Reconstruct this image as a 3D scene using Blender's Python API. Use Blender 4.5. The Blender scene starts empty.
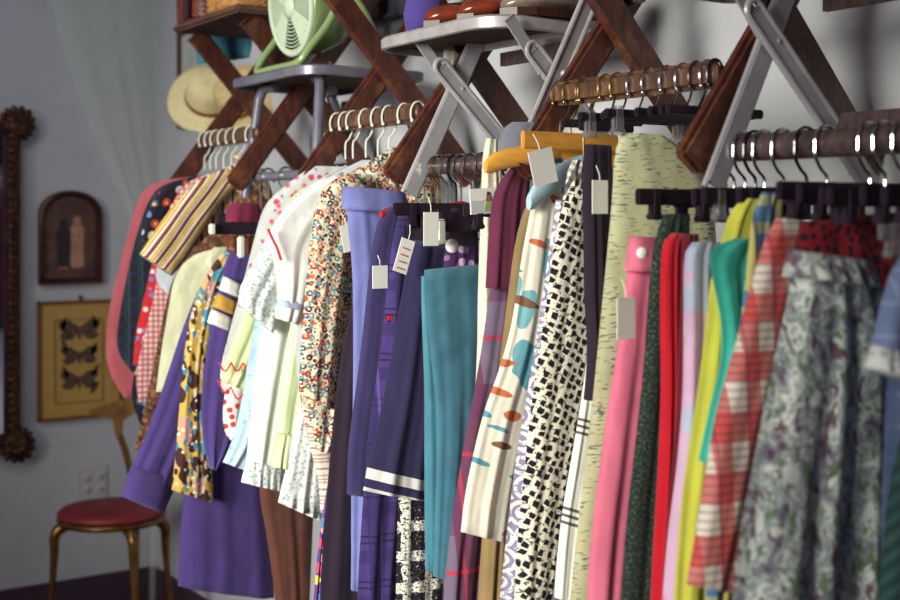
import bpy, bmesh, math, random
from mathutils import Vector, Matrix
scene = bpy.context.scene
COL = scene.collection
PI = math.pi
# ---------------------------------------------------------------- camera
TH = math.radians(33.4)
D = Vector((-math.cos(TH), math.sin(TH), 0)); RT = Vector((math.sin(TH), math.cos(TH), 0))
CAM = Vector((2.864, -1.492, 1.31)); F = 1250.0; VH = 215.0
HY = -0.33                                  # the line of the hanging rungs, out from the long wall
cd = bpy.data.cameras.new('camera'); cam = bpy.data.objects.new('camera', cd); COL.objects.link(cam)
cam.location = CAM
cam.rotation_euler = (PI/2, 0, math.atan2(D.y, D.x) - PI/2)
cd.sensor_width = 36; cd.lens = 36*F/900; cd.shift_y = -(300-VH)/900; cd.clip_start = .02
cd.dof.use_dof = True; cd.dof.focus_distance = 1.95; cd.dof.aperture_fstop = 4.0
scene.camera = cam
# ---------------------------------------------------------------- light
w = bpy.data.worlds.new('world'); scene.world = w; w.use_nodes = True
bg = w.node_tree.nodes['Background']; bg.inputs[0].default_value = (.45, .34, .46, 1); bg.inputs[1].default_value = .40
def area(name, loc, target, size, power, color, spread):
    l = bpy.data.lights.new(name, 'AREA'); l.shape = 'RECTANGLE'; l.size, l.size_y = size; l.energy = power; l.color = color
    l.spread = math.radians(spread)
    o = bpy.data.objects.new(name, l); COL.objects.link(o); o.location = loc
    o.rotation_euler = (Vector(target)-Vector(loc)).to_track_quat('-Z', 'Y').to_euler(); return o
area('key_light', (2.1, -3.75, 1.8), (.82, -.35, 1.08), (1.4, 1.3), 26, (1, .99, .86), 48)  # added key lamp, no window modelled; narrow spread lets the outer areas darken
area('corner_fill_light', (.5, -1.5, 2.5), (-1.15, -.2, 1.65), (.9, .9), 7, (.86, .95, 1), 120)  # added fill lamp under the ceiling, brightens the curtain and far corner
scene.view_settings.view_transform = 'Standard'; scene.view_settings.look = 'None'
scene.view_settings.gamma = 1; scene.view_settings.use_curve_mapping = False
scene.view_settings.exposure = 0.0
# ---------------------------------------------------------------- measuring: a sight line met with a real plane
def ray(u, v): return D + RT*((u-450)/F) + Vector((0, 0, (VH-v)/F))
def on_plane(u, v, o, n):
    r = ray(u, v); return CAM + r*((Vector(o)-CAM).dot(n)/r.dot(n))
def PY(u, v, y): return on_plane(u, v, (0, y, 0), Vector((0, 1, 0)))
def PX(u, v, x): return on_plane(u, v, (x, 0, 0), Vector((1, 0, 0)))
# ---------------------------------------------------------------- materials
def lin(c):
    return tuple(((x/255)/12.92 if x/255 <= .04045 else ((x/255+.055)/1.055)**2.4) for x in c) + (1,)
class NT:
    def __init__(s, name, rough=.85, metal=0, sheen=.0, spec=.3):
        s.mat = bpy.data.materials.new(name); s.mat.use_nodes = True; s.t = s.mat.node_tree
        s.b = s.t.nodes['Principled BSDF']; s.b.inputs['Roughness'].default_value = rough
        s.b.inputs['Metallic'].default_value = metal; s.b.inputs['Sheen Weight'].default_value = sheen
        s.b.inputs['Specular IOR Level'].default_value = spec
    def n(s, t): return s.t.nodes.new(t)
    def put(s, i, x):
        if x is None: return
        if hasattr(x, 'links'): s.t.links.new(x, i)
        else: i.default_value = x
    def m(s, op, a, b=None, c=None):
        q = s.n('ShaderNodeMath'); q.operation = op
        s.put(q.inputs[0], a); s.put(q.inputs[1], b); s.put(q.inputs[2], c); return q.outputs[0]
    def uv(s): return s.n('ShaderNodeTexCoord').outputs['UV']
    def gen(s): return s.n('ShaderNodeTexCoord').outputs['Object']
    def map(s, v, loc=(0,0,0), rot=0, sc=(1,1,1)):
        q = s.n('ShaderNodeMapping'); s.put(q.inputs[0], v); q.inputs[1].default_value = loc; q.inputs[2].default_value = (0,0,rot); q.inputs[3].default_value = sc
        return q.outputs[0]
    def xy(s, v):
        q = s.n('ShaderNodeSeparateXYZ'); s.put(q.inputs[0], v); return q.outputs[0], q.outputs[1], q.outputs[2]
    def noise(s, v, scale, detail=2, rough=.5):
        q = s.n('ShaderNodeTexNoise'); s.put(q.inputs['Vector'], v); q.inputs['Scale'].default_value = scale
        q.inputs['Detail'].default_value = detail; q.inputs['Roughness'].default_value = rough; return q.outputs[0], q.outputs[1]
    def vor(s, v, scale, feat='F1', rand=1, dist='EUCLIDEAN'):
        q = s.n('ShaderNodeTexVoronoi'); q.voronoi_dimensions = '2D'; q.feature = feat; q.distance = dist; s.put(q.inputs['Vector'], v)
        q.inputs['Scale'].default_value = scale; q.inputs['Randomness'].default_value = rand; return q
    def mix(s, f, a, b, mode='MIX'):
        q = s.n('ShaderNodeMix'); q.data_type = 'RGBA'; q.blend_type = mode
        s.put(q.inputs[0], f); s.put(q.inputs[6], a); s.put(q.inputs[7], b); return q.outputs[2]
    def ramp(s, f, stops, const=True):
        q = s.n('ShaderNodeValToRGB'); s.put(q.inputs[0], f); cr = q.color_ramp
        cr.interpolation = 'CONSTANT' if const else 'LINEAR'
        while len(cr.elements) < len(stops): cr.elements.new(.5)
        for e, (p, c) in zip(cr.elements, stops): e.position = p; e.color = c
        return q.outputs[0]
    def distort(s, v, scale, amt):
        _, c = s.noise(v, scale, 1)
        q = s.n('ShaderNodeVectorMath'); q.operation = 'SUBTRACT'; s.put(q.inputs[0], c); q.inputs[1].default_value = (.5,.5,.5)
        p = s.n('ShaderNodeVectorMath'); p.operation = 'SCALE'; s.put(p.inputs[0], q.outputs[0]); p.inputs['Scale'].default_value = amt
        a = s.n('ShaderNodeVectorMath'); a.operation = 'ADD'; s.put(a.inputs[0], v); s.put(a.inputs[1], p.outputs[0]); return a.outputs[0]
    def bump(s, h, strength=.3, dist=.002):
        q = s.n('ShaderNodeBump'); q.inputs['Strength'].default_value = strength; q.inputs['Distance'].default_value = dist
        s.put(q.inputs['Height'], h); s.put(s.b.inputs['Normal'], q.outputs[0])
    def done(s, col, weave=True):
        if weave:
            g = s.uv(); a, _ = s.noise(g, 900, 2, .7); b, _ = s.noise(s.map(g, sc=(1, .35, 1)), 55, 3)
            f = s.m('ADD', s.m('MULTIPLY', a, .25), s.m('MULTIPLY', b, .32)); f = s.m('ADD', f, .73)
            cc = s.n('ShaderNodeCombineColor'); [s.put(cc.inputs[i], f) for i in range(3)]
            col = s.mix(1.0, col, cc.outputs[0], 'MULTIPLY')
            c2, _ = s.noise(s.distort(g, 9, .05), 14, 2)
            s.bump(s.m('ADD', s.m('MULTIPLY', a, .12), c2), .6, .016)
        s.put(s.b.inputs['Base Color'], col); return s.mat
def M_solid(name, c, rough=.85, sheen=.15, weave=True, var=None):
    s = NT(name, rough, 0, sheen); col = lin(c)
    if var:
        f, _ = s.noise(s.uv(), var[1], 3, .7); col = s.mix(s.ramp(f, [(.42, (0,0,0,1)), (.6, (1,1,1,1))], False), lin(c), lin(var[0]))
    return s.done(col, weave)
def M_plain(name, c, rough=.5, metal=0, spec=.4, c2=None, sc=40, bump=0, stretch=(1,1,1)):
    s = NT(name, rough, metal, 0, spec); col = lin(c)
    if c2:
        f, _ = s.noise(s.map(s.gen(), sc=stretch), sc, 5, .7); col = s.mix(s.ramp(f, [(.4, (0,0,0,1)), (.62, (1,1,1,1))], False), lin(c), lin(c2))
        if bump: s.bump(f, bump, .002)
    s.put(s.b.inputs['Base Color'], col); return s.mat
def M_wood(name, c, c2, c3):
    s = NT(name, .42, 0, 0, .5); g = s.gen()
    a, _ = s.noise(s.map(g, sc=(30, 30, 9)), 3, 4, .6); b, _ = s.noise(g, 14, 4, .7)
    col = s.mix(s.ramp(a, [(.35, (0,0,0,1)), (.65, (1,1,1,1))], False), lin(c), lin(c2))
    col = s.mix(s.ramp(b, [(.55, (0,0,0,1)), (.72, (1,1,1,1))], False), col, lin(c3)); s.bump(a, .3, .001)
    s.put(s.b.inputs['Base Color'], col); return s.mat
def band(s, x, period, width, off=0):
    f = s.m('FRACT', s.m('DIVIDE', s.m('ADD', x, off+50*period), period)); return s.m('LESS_THAN', f, width/period)
def M_stripes(name, period, stops, rot=0, warp=.0):
    s = NT(name, .85, 0, .1); v = s.map(s.uv(), rot=rot)
    if warp: v = s.distort(v, 8, warp)
    x, y, _ = s.xy(v); f = s.m('FRACT', s.m('DIVIDE', s.m('ADD', x, 50*period), period))
    return s.done(s.ramp(f, [(p, lin(c)) for p, c in stops]))
def M_plaid(name, base, bands, rot=0, warp=.01, twill=0):
    s = NT(name, .9, 0, .15); v = s.map(s.uv(), rot=rot); v = s.distort(v, 6, warp); x, y, _ = s.xy(v); col = lin(base)
    tw = None
    if twill: tw = band(s, s.m('ADD', x, y), twill, twill*.5)
    for ax, per, wd, off, c, st in bands:
        k = s.m('MULTIPLY', band(s, x if ax == 'x' else y, per, wd, off), st)
        if tw is not None and st < 1: k = s.m('MULTIPLY', band(s, x if ax == 'x' else y, per, wd, off), s.m('ADD', s.m('MULTIPLY', tw, .5*st), st*.75))
        col = s.mix(k, col, lin(c))
    return s.done(col)
def M_floral(name, base, layers, warp=.004, rot=0):
    s = NT(name, .85, 0, .1); g = s.map(s.uv(), rot=rot); col = lin(base)
    for i, L in enumerate(layers):
        sc, r, pal = L[:3]; dens = L[3] if len(L) > 3 else 1; eye = L[4] if len(L) > 4 else None; st = L[5] if len(L) > 5 else (1,1,1); wp = L[6] if len(L) > 6 else warp
        v = s.distort(s.map(g, loc=(i*3.7+.3, i*1.9, 0), sc=st, rot=i*.7), sc*1.2, wp)
        q = s.vor(v, sc); sep = s.n('ShaderNodeSeparateColor'); s.put(sep.inputs[0], q.outputs['Color'])
        c = s.ramp(sep.outputs[0], [(k/len(pal), lin(p)) for k, p in enumerate(pal)])
        dm = s.m('LESS_THAN', sep.outputs[1], dens)
        mk = s.m('MULTIPLY', s.m('LESS_THAN', q.outputs['Distance'], r), dm); col = s.mix(mk, col, c)
        if eye:
            e = s.m('MULTIPLY', s.m('LESS_THAN', q.outputs['Distance'], r*eye[0]), dm); col = s.mix(e, col, lin(eye[1]))
    return s.done(col)
# ---------------------------------------------------------------- mesh helpers
def wloc(o):
    v = Vector((0,0,0))
    while o: v = v+o.location; o = o.parent
    return v
def obj(name, bm, mat, parent=None, smooth=False, label=None, origin=None):
    me = bpy.data.meshes.new(name)
    bmesh.ops.recalc_face_normals(bm, faces=bm.faces[:])
    base = wloc(parent) if parent else Vector((0,0,0))
    o = bpy.data.objects.new(name, me)
    if parent is None:
        if origin is None:
            xs = [v.co for v in bm.verts]; origin = Vector((sum(p.x for p in xs)/len(xs), sum(p.y for p in xs)/len(xs), min(p.z for p in xs)))
        o.location = origin; base = Vector(origin)
    for v in bm.verts: v.co -= base
    bm.to_mesh(me); bm.free(); COL.objects.link(o)
    if parent: o.parent = parent
    if smooth is True:
        for p in me.polygons: p.use_smooth = True
    elif smooth: me.shade_smooth() if False else me.polygons.foreach_set('use_smooth', [True]*len(me.polygons)); 
    if smooth == 'auto':
        me.set_sharp_from_angle(angle=math.radians(38))
    for m_ in (mat if isinstance(mat, (list, tuple)) else [mat]): me.materials.append(m_)
    if label: o['label'] = label
    return o
def tag(o, label, cat, group=None, kind=None):
    if label: o['label'] = label
    if cat: o['category'] = cat
    if group: o['group'] = group
    if kind: o['kind'] = kind
    return o
def thing(name, loc, label, cat, group=None):
    o = bpy.data.objects.new(name, None); COL.objects.link(o); o.location = loc; o.empty_display_size = .05
    return tag(o, label, cat, group)
def add_box(bm, c, s, R=None, bev=0, seg=2):
    R = R or Matrix.Identity(3)
    r = bmesh.ops.create_cube(bm, size=1); vs = r['verts']
    for v in vs: v.co = R @ Vector((v.co.x*s[0], v.co.y*s[1], v.co.z*s[2])) + Vector(c)
    if bev:
        es = list({e for v in vs for e in v.link_edges}); bmesh.ops.bevel(bm, geom=es, offset=bev, segments=seg, affect='EDGES')
def box(name, c, s, mat, parent=None, bev=0, R=None, label=None):
    bm = bmesh.new(); add_box(bm, c, s, R, bev); return obj(name, bm, mat, parent, smooth='auto' if bev else False, label=label)
def add_bar(bm, p, q, wv, wd, th, bev=.002):
    """flat bar from p to q; wv is the direction of its width"""
    p, q, wv = Vector(p), Vector(q), Vector(wv); z = (q-p); l = z.length; z.normalize()
    x = (wv - z*wv.dot(z)).normalized(); y = z.cross(x); R = Matrix((x, y, z)).transposed()
    add_box(bm, (p+q)/2, (wd, th, l), R, bev)
def add_tube(bm, pts, r, n=8, closed=False, rr=None):
    pts = [Vector(p) for p in pts]; N = len(pts); rings = []; up = None
    for i, p in enumerate(pts):
        a = pts[(i-1) % N] if (closed or i > 0) else p; b = pts[(i+1) % N] if (closed or i < N-1) else p
        t = (b-a).normalized()
        if up is None: up = Vector((0,0,1)) if abs(t.z) < .9 else Vector((1,0,0))
        x = up - t*up.dot(t); x.normalize(); up = x; y = t.cross(x); q = (rr[i] if rr else r)
        rings.append([bm.verts.new(p + x*q*math.cos(2*PI*k/n) + y*q*math.sin(2*PI*k/n)) for k in range(n)])
    for i in range(N if closed else N-1):
        A, B = rings[i], rings[(i+1) % N]
        for k in range(n): bm.faces.new((A[k], A[(k+1) % n], B[(k+1) % n], B[k]))
    if not closed: bm.faces.new(rings[0][::-1]); bm.faces.new(rings[-1])
def tube(name, pts, r, mat, parent=None, n=8, closed=False, rr=None, label=None):
    bm = bmesh.new(); add_tube(bm, pts, r, n, closed, rr); return obj(name, bm, mat, parent, smooth='auto', label=label)
def add_lathe(bm, prof, c, R=None, n=32, sx=1, sy=1, wob=None):
    """profile of (radius, height) turned about the local z axis"""
    R = R or Matrix.Identity(3); rings = []
    for j, (r, h) in enumerate(prof):
        rings.append([bm.verts.new(R @ Vector((r*sx*math.cos(2*PI*k/n), r*sy*math.sin(2*PI*k/n), h + (wob(k/n, j) if wob else 0))) + Vector(c)) for k in range(n)])
    for A, B in zip(rings, rings[1:]):
        for k in range(n): bm.faces.new((A[k], A[(k+1) % n], B[(k+1) % n], B[k]))
    if prof[0][0] > 0: bm.faces.new(rings[0][::-1])
    if prof[-1][0] > 0: bm.faces.new(rings[-1])
def axis_R(z, x=None):
    z = Vector(z).normalized(); x = Vector(x or ((0,0,1) if abs(z.z) < .9 else (1,0,0))); x = (x - z*x.dot(z)).normalized(); return Matrix((x, z.cross(x), z)).transposed()
def add_poly(bm, pts, d):
    """planar outline pts given depth by vector d"""
    A = [bm.verts.new(Vector(p)) for p in pts]; B = [bm.verts.new(Vector(p)+Vector(d)) for p in pts]
    bm.faces.new(A); bm.faces.new(B[::-1]); n = len(A)
    for i in range(n): bm.faces.new((A[i], A[(i+1) % n], B[(i+1) % n], B[i]))
def resample(P, n):
    ds = [0]
    for a, b in zip(P, P[1:]): ds.append(ds[-1]+math.dist(a, b))
    out = []; T = ds[-1] or 1
    for i in range(n):
        t = T*i/(n-1); k = 0
        while k < len(P)-2 and ds[k+1] < t: k += 1
        f = (t-ds[k])/max(1e-9, ds[k+1]-ds[k]); out.append(tuple(P[k][j]+(P[k+1][j]-P[k][j])*f for j in range(len(P[k]))))
    return out
def smooth_poly(P, it=1):
    for _ in range(it):
        if len(P) < 3: return P
        Q = [P[0]]
        for a, b in zip(P, P[1:]): Q += [tuple(a[j]*.75+b[j]*.25 for j in range(2)), tuple(a[j]*.25+b[j]*.75 for j in range(2))]
        P = Q + [P[-1]]
    return P
def hang_axes(yaw):
    y = math.radians(yaw); return Vector((-math.sin(y), math.cos(y), 0)), Vector((math.cos(y), math.sin(y), 0))
def sheet(name, mat, parent, xs, L, R=None, yaw=0, th=.03, k=3, amp=.006, off=0, rows=30, cols=30, seed=None, ruffle=0, pleat=0, crease=0, hy=HY):
    """Cloth hanging in the plane through (xs, hy): L is its room-side edge, R its wall-side edge (the mirror of L when left out).
       The cloth is two layers with air between them, thrown into folds that grow towards the hem."""
    rnd = random.Random(seed if seed is not None else name+str(xs)+str(L[0]))
    ax, nn = hang_axes(yaw); O = Vector((xs, hy, 0))
    def loc(uv):
        p = on_plane(uv[0], uv[1], O, nn); return ((p-O).dot(ax), p.z)
    Lp = resample([loc(p) for p in smooth_poly(L, 2)], rows)
    Rp = [(-a, z) for a, z in Lp] if R is None else resample([loc(p) for p in smooth_poly(R, 2)], rows)
    ph = [rnd.uniform(0, 6.28) for _ in range(6)]
    bm = bmesh.new(); uvl = bm.loops.layers.uv.new('UVMap'); G = [[], []]; UVs = {}
    for j in range(rows):
        t = j/(rows-1); wdt = math.hypot(Rp[j][0]-Lp[j][0], Rp[j][1]-Lp[j][1])
        for side in (0, 1):
            row = []
            for i in range(cols):
                s = i/(cols-1); a = Lp[j][0]+(Rp[j][0]-Lp[j][0])*s; z = Lp[j][1]+(Rp[j][1]-Lp[j][1])*s
                env = (1-abs(2*s-1)**4)
                g = (.25+.75*t)*.36
                f = amp*g*(math.sin(2*PI*k*s+ph[0]+.8*math.sin(2.2*t+ph[1])) + .5*math.sin(2*PI*k*1.7*s+ph[2]+1.5*t) + .35*math.sin(5*t+ph[3]+3*s))
                if pleat: f += pleat*g*abs(math.sin(PI*crease*s+ph[4]))
                if ruffle and t > .9: f += ruffle*(t-.9)*10*math.sin(2*PI*s*wdt/.022+ph[5])
                x = off + f + (th/2 if side == 0 else -th/2)*env*(.55+.45*t) * (1 if side == 0 else .8)
                v = bm.verts.new(O+ax*a+nn*x+Vector((0,0,z))); row.append(v); UVs[v] = (a, z)
            G[side].append(row)
    def face(vs):
        f = bm.faces.new(vs)
        for l in f.loops: l[uvl].uv = UVs[l.vert]
    for j in range(rows-1):
        for i in range(cols-1):
            face((G[0][j][i], G[0][j][i+1], G[0][j+1][i+1], G[0][j+1][i])); face((G[1][j][i], G[1][j+1][i], G[1][j+1][i+1], G[1][j][i+1]))
        for i, q in ((0, 1), (cols-1, 0)):
            a, b = (G[1], G[0]) if q else (G[0], G[1]); face((a[j][i], b[j][i], b[j+1][i], a[j+1][i]))
    for i in range(cols-1):
        face((G[1][0][i], G[1][0][i+1], G[0][0][i+1], G[0][0][i])); face((G[0][-1][i], G[0][-1][i+1], G[1][-1][i+1], G[1][-1][i]))
    for v in bm.verts: pass
    return obj(name, bm, mat, parent, smooth=True)
def garment(name, label, cat, mat, xs, L, R=None, group=None, top='body', zr=1.45, **kw):
    """thing whose first part is its cloth; further parts are added to the Empty that is returned"""
    t = thing(name, (xs, HY, zr), label, cat, group); sheet(top, mat, t, xs, L, R, **kw); return t
def one_piece(name, label, cat, mat, xs, L, R=None, group=None, **kw):
    o = sheet(name, mat, None, xs, L, R, **kw); return tag(o, label, cat, group)
def card(name, parent, xs, c, w, h, mat, off=.02, yaw=0, tilt=0, label=None, th=.0012):
    """small flat card hanging in the plane of a garment, c its centre"""
    ax, nn = hang_axes(yaw); O = Vector((xs, HY, 0)) + nn*off
    p = on_plane(c[0], c[1], O, nn); R = Matrix((ax, Vector((0,0,1)), -nn)).transposed() @ Matrix.Rotation(math.radians(tilt), 3, 'Z')
    return box(name, p, (w, h, th), mat, parent, R=R, label=label), p, R, nn
# ---------------------------------------------------------------- setting
m_wall = M_plain('wall_paint', (178, 178, 184), .9, c2=(170, 171, 178), sc=3)
m_base = M_plain('baseboard_paint', (62, 42, 58), .6); m_floor = M_wood('floor_wood', (92, 62, 46), (70, 46, 36), (50, 32, 26)); m_ceil = M_plain('ceiling_paint', (200, 198, 196), .9)
def struct(o): o['kind'] = 'structure'; return o
XE = -1.2
struct(box('wall_right', (1.9, .05, 1.35), (6.4, .1, 2.7), m_wall)); struct(box('wall_back', (XE-.05, -2.0, 1.35), (.1, 4.2, 2.7), m_wall))
struct(box('floor', (1.9, -2.0, -.05), (6.4, 4.2, .1), m_floor)); struct(box('ceiling', (1.9, -2.0, 2.75), (6.4, 4.2, .1), m_ceil))
struct(box('baseboard_back', (XE+.008, -2.01, .065), (.016, 3.98, .13), m_base, bev=.003)); struct(box('baseboard_right', (1.9, -.008, .065), (6.2, .016, .13), m_base, bev=.003))
# ---------------------------------------------------------------- metals and woods
m_wood = M_wood('chair_wood', (92, 48, 34), (58, 30, 28), (120, 76, 48)); m_wood2 = M_wood('worn_rung_wood', (98, 66, 48), (60, 40, 34), (128, 94, 68))
m_steel = M_plain('painted_steel', (172, 170, 176), .36, .2, c2=(152, 149, 157), sc=9); m_grey = M_plain('grey_painted_steel', (116, 114, 128), .3, .25, c2=(96, 94, 108), sc=12)
m_rust = M_plain('steel_with_rust', (176, 172, 176), .35, .25, c2=(160, 152, 152), sc=22); m_under = M_plain('dark_seat_plywood', (88, 56, 46), .8, c2=(60, 38, 34), sc=8, stretch=(1, 5, 1))
m_chrome = M_plain('chrome_wire', (225, 225, 222), .16, 1); m_brass = M_plain('brass_wire', (214, 186, 120), .2, 1); m_dkwire = M_plain('dark_wire', (96, 90, 100), .25, 1)
m_black = M_plain('black_plastic', (40, 30, 42), .35); m_white = M_plain('white_plastic', (214, 218, 208), .4); m_rungdark = M_plain('tarnished_tube', (98, 80, 80), .38, .35, c2=(66, 52, 56), sc=30, stretch=(3, 1, 1))
m_honey = M_plain('honey_wood', (222, 160, 70), .35, c2=(206, 142, 58), sc=12, stretch=(1, 1, 6)); m_card = M_plain('card_stock', (240, 238, 232), .7); m_ink = M_plain('ink', (60, 50, 60), .7)
m_pblue = M_plain('pale_blue_plastic', (168, 192, 206), .25); m_gold = M_plain('gilded_plaster', (88, 54, 32), .4, .4, c2=(40, 22, 20), sc=38, bump=.8)
m_darkred = M_plain('red_plastic', (150, 40, 36), .3)
def m_glass_clear():
    s = NT('clear_plastic', .06); s.b.inputs['Transmission Weight'].default_value = .92; s.b.inputs['Base Color'].default_value = (.9, .92, .95, 1); return s.mat
m_clear = m_glass_clear()
# ---------------------------------------------------------------- wall-mounted folding chairs
LEG_A = lambda e: 1.375 + (.065-e)*1.30          # height of the front leg at a distance e out from the rung line
def LE(X, e, z): return (X, HY-e, z)
def wooden_chair(X0, W, label, seat_label=None):
    t = thing('wooden_folding_chair', (X0+W/2, HY, 1.37), label, 'chair', 'wooden folding chairs hung on the long wall')
    for X in (X0, X0+W):
        bm = bmesh.new(); add_bar(bm, LE(X, .065, 1.372), LE(X, -.31, 1.372+.375*1.3), (0, 1, 0), .046, .022, .006); obj('front_leg', bm, m_wood, t, 'auto')
        s = .024 if X == X0 else -.024
        bm = bmesh.new(); add_bar(bm, LE(X+s, .02, 1.745), LE(X+s, -.305, 1.385), (0, 1, 0), .044, .02, .005); obj('rear_leg', bm, m_wood, t, 'auto')
        bm = bmesh.new(); bmesh.ops.create_cone(bm, segments=14, radius1=.007, radius2=.006, depth=.056, cap_ends=True, matrix=Matrix.Translation((X+s/2, HY+.143, 1.372+.208*1.3-.0)) @ Matrix.Rotation(PI/2, 4, 'Y')); obj('rivet', bm, m_rungdark, t, 'auto')
    bm = bmesh.new(); add_box(bm, (X0+W/2, HY, 1.49), (W-.016, .022, .036), None, .007, 3); obj('front_rung', bm, m_wood2, t, 'auto')
    bm = bmesh.new(); add_box(bm, (X0+W/2, HY+.29, 1.42), (W-.05, .02, .03), None, .004); obj('rear_rung', bm, m_wood, t, 'auto')
    bm = bmesh.new(); add_box(bm, (X0+W/2, HY+.09, 1.757), (W+.03, .31, .018), None, .006, 3); obj('seat', bm, m_under, t, 'auto', label=seat_label)
    bm = bmesh.new(); add_box(bm, (X0+W/2, -.02, 1.80), (W, .02, .07), None, .006); obj('backrest_slat', bm, m_wood, t, 'auto'); return t
wooden_chair(.0, .35, 'reddish-brown wooden folding chair on the wall holding two wicker baskets')
wooden_chair(.692, .325, 'reddish-brown wooden folding chair on the wall between the green fan and the shoes')
wooden_chair(1.384, .35, 'worn wooden folding chair nearest the camera, brass and chrome hooks on its scuffed rung')
def rounded_seat(X0, X1, e0, e1, z, th, r=.06, tilt=0):
    r = .07 if X0 > .8 else r
    P = []
    for cx, cy, a0 in ((X1-r, HY-e0+r, -90), (X1-.02, HY-e1-.02, 0), (X0+.02, HY-e1-.02, 90), (X0+r, HY-e0+r, 180)):
        rr = r if cy < HY-e0+r+.001 else .02
        for k in range(7): a = math.radians(a0+15*k); P.append((cx+rr*math.cos(a), cy+rr*math.sin(a)))
    return [(x, y, z+tilt*(y-HY)) for x, y in P]
def steel_seat(t, X0, X1, e0, e1, z, mt, under, tilt=0):
    P = rounded_seat(X0, X1, e0, e1, z, .02, .06, tilt); bm = bmesh.new(); add_poly(bm, P, (0,0,.003)); 
    c = Vector((0,0,0)); [c.__iadd__(Vector(p)) for p in P]; c /= len(P)
    obj('seat', bm, under, t, label='dark brown seat board')
    bm = bmesh.new(); n = len(P); rings = []
    for p in P:
        p = Vector(p); o = (p-c); o.z = 0; o.normalize(); rings.append([bm.verts.new(q) for q in (p+o*.001+Vector((0,0,-.012)), p+o*.006+Vector((0,0,-.010)), p+o*.007+Vector((0,0,.006)), p+o*.001+Vector((0,0,.010)), p-o*.02+Vector((0,0,.009)), p-o*.02+Vector((0,0,.0035)), p-o*.003+Vector((0,0,.003)), p-o*.003+Vector((0,0,-.012)))])
    for i in range(n):
        A, B = rings[i], rings[(i+1) % n]
        for k in range(8): bm.faces.new((A[k], A[(k+1) % 8], B[(k+1) % 8], B[k]))
    obj('seat_rim', bm, mt, t, 'auto')
def steel_chair(X0, X1, label, full=True):
    t = thing('steel_folding_chair', ((X0+X1)/2, HY, 1.345), label, 'chair', 'steel folding chairs hung on the long wall')
    steel_seat(t, X0-.12, X1-.03, .055, -.11, 1.612, m_rust, m_under, .0)
    for X, s in ((X0, 1), (X1, -1)):
        bm = bmesh.new(); add_bar(bm, LE(X, .045, 1.345), LE(X, -.245, 1.905), (0, 1, 0), .030, .006, .002)
        for dy in (-.015, .015): add_tube(bm, [LE(X-s*.002, .045+dy, 1.345), LE(X-s*.002, -.245+dy, 1.905)], .0042, 8)
        obj('front_leg', bm, m_rust if X == X1 else m_steel, t, 'auto')
        Xb = X+s*.012; bm = bmesh.new(); p, q = Vector(LE(Xb, -.012, 1.565)), Vector(LE(Xb, -.24, 1.345)); d = (q-p).normalized(); nrm = Vector((0, d.z, -d.y))
        add_bar(bm, p, q, nrm, .024, .004, .001)
        loop = [q+nrm*.013, p+nrm*.013]; loop += [p+nrm*.013*math.cos(a)-d*.013*math.sin(a) for a in [PI*k/8 for k in range(1, 8)]]; loop += [p-nrm*.013, q-nrm*.013]; add_tube(bm, loop, .0045, 8)
        obj('rear_leg', bm, m_steel, t, 'auto')
        xo = X+.01 if X == X0 else X-.012; bm = bmesh.new(); add_bar(bm, LE(xo, .035, 1.612), LE(xo, -.03, 1.535), (0, 1, 0), .020, .003, .001); obj('link', bm, m_steel, t, 'auto')
        bm = bmesh.new(); bmesh.ops.create_uvsphere(bm, u_segments=10, v_segments=6, radius=.006, matrix=Matrix.Translation(LE(X+.010, -.055, 1.53))); obj('rivet', bm, m_steel, t, True)
    tube('front_rung', [LE(X0-.035, -.0, 1.393), LE(X1, -.0, 1.393)], .0135 if X0 < 1.5 else .0165, m_rungdark, t, 14)
    bm = bmesh.new(); add_bar(bm, LE(X0+.02, -.165, 1.43), LE(X1-.02, -.165, 1.43), (0, .5, 1), .024, .006, .002); obj('rear_rung', bm, m_rungdark, t, 'auto')
    bm = bmesh.new(); add_bar(bm, LE(X0+.02, -.135, 1.585), LE(X1-.02, -.135, 1.585), (0, 0, 1), .02, .006, .002); obj('seat_support', bm, m_rungdark, t, 'auto')
    bm = bmesh.new(); add_box(bm, ((X0+X1)/2, -.022, 1.84), (X1-X0, .012, .09), None, .004); obj('backrest', bm, m_steel, t, 'auto'); return t
steel_chair(1.045, 1.33, 'silver steel folding chair with rust spots, saddle shoes on its seat')
steel_chair(1.760, 2.36, 'steel folding chair nearest the camera with a thick brown rung of hooks')
# the stool-like chair under the fan
t = thing('tubular_steel_chair', (.47, HY, 1.345), 'grey steel chair with round tube legs on the wall, carrying the green fan', 'chair')
steel_seat(t, .268, .655, .045, -.23, 1.600, m_grey, m_under)
for X, x2 in ((.33, .30), (.62, .635)):
    a = [LE(X+(.05 if X < .5 else -.05), -.02, 1.592), LE(X+(.012 if X < .5 else -.012), -.01, 1.588), LE(X, -.005, 1.565), LE(x2, .015, 1.345)]
    tube('front_leg', a, .0115, m_grey, t, 12)
    tube('rear_leg', [LE(X+(.05 if X < .5 else -.05), -.16, 1.592), LE(X, -.18, 1.588), LE(X, -.19, 1.565), LE(x2, -.29, 1.345)], .0115, m_grey, t, 12)
tube('front_rung', [LE(.31, .006, 1.393), LE(.63, .006, 1.393)], .010, m_grey, t, 10)
bm = bmesh.new(); add_bar(bm, LE(.30, -.23, 1.56), LE(.62, -.23, 1.56), (0, 0, 1), .022, .008); obj('rear_rung', bm, m_grey, t, 'auto')
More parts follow.
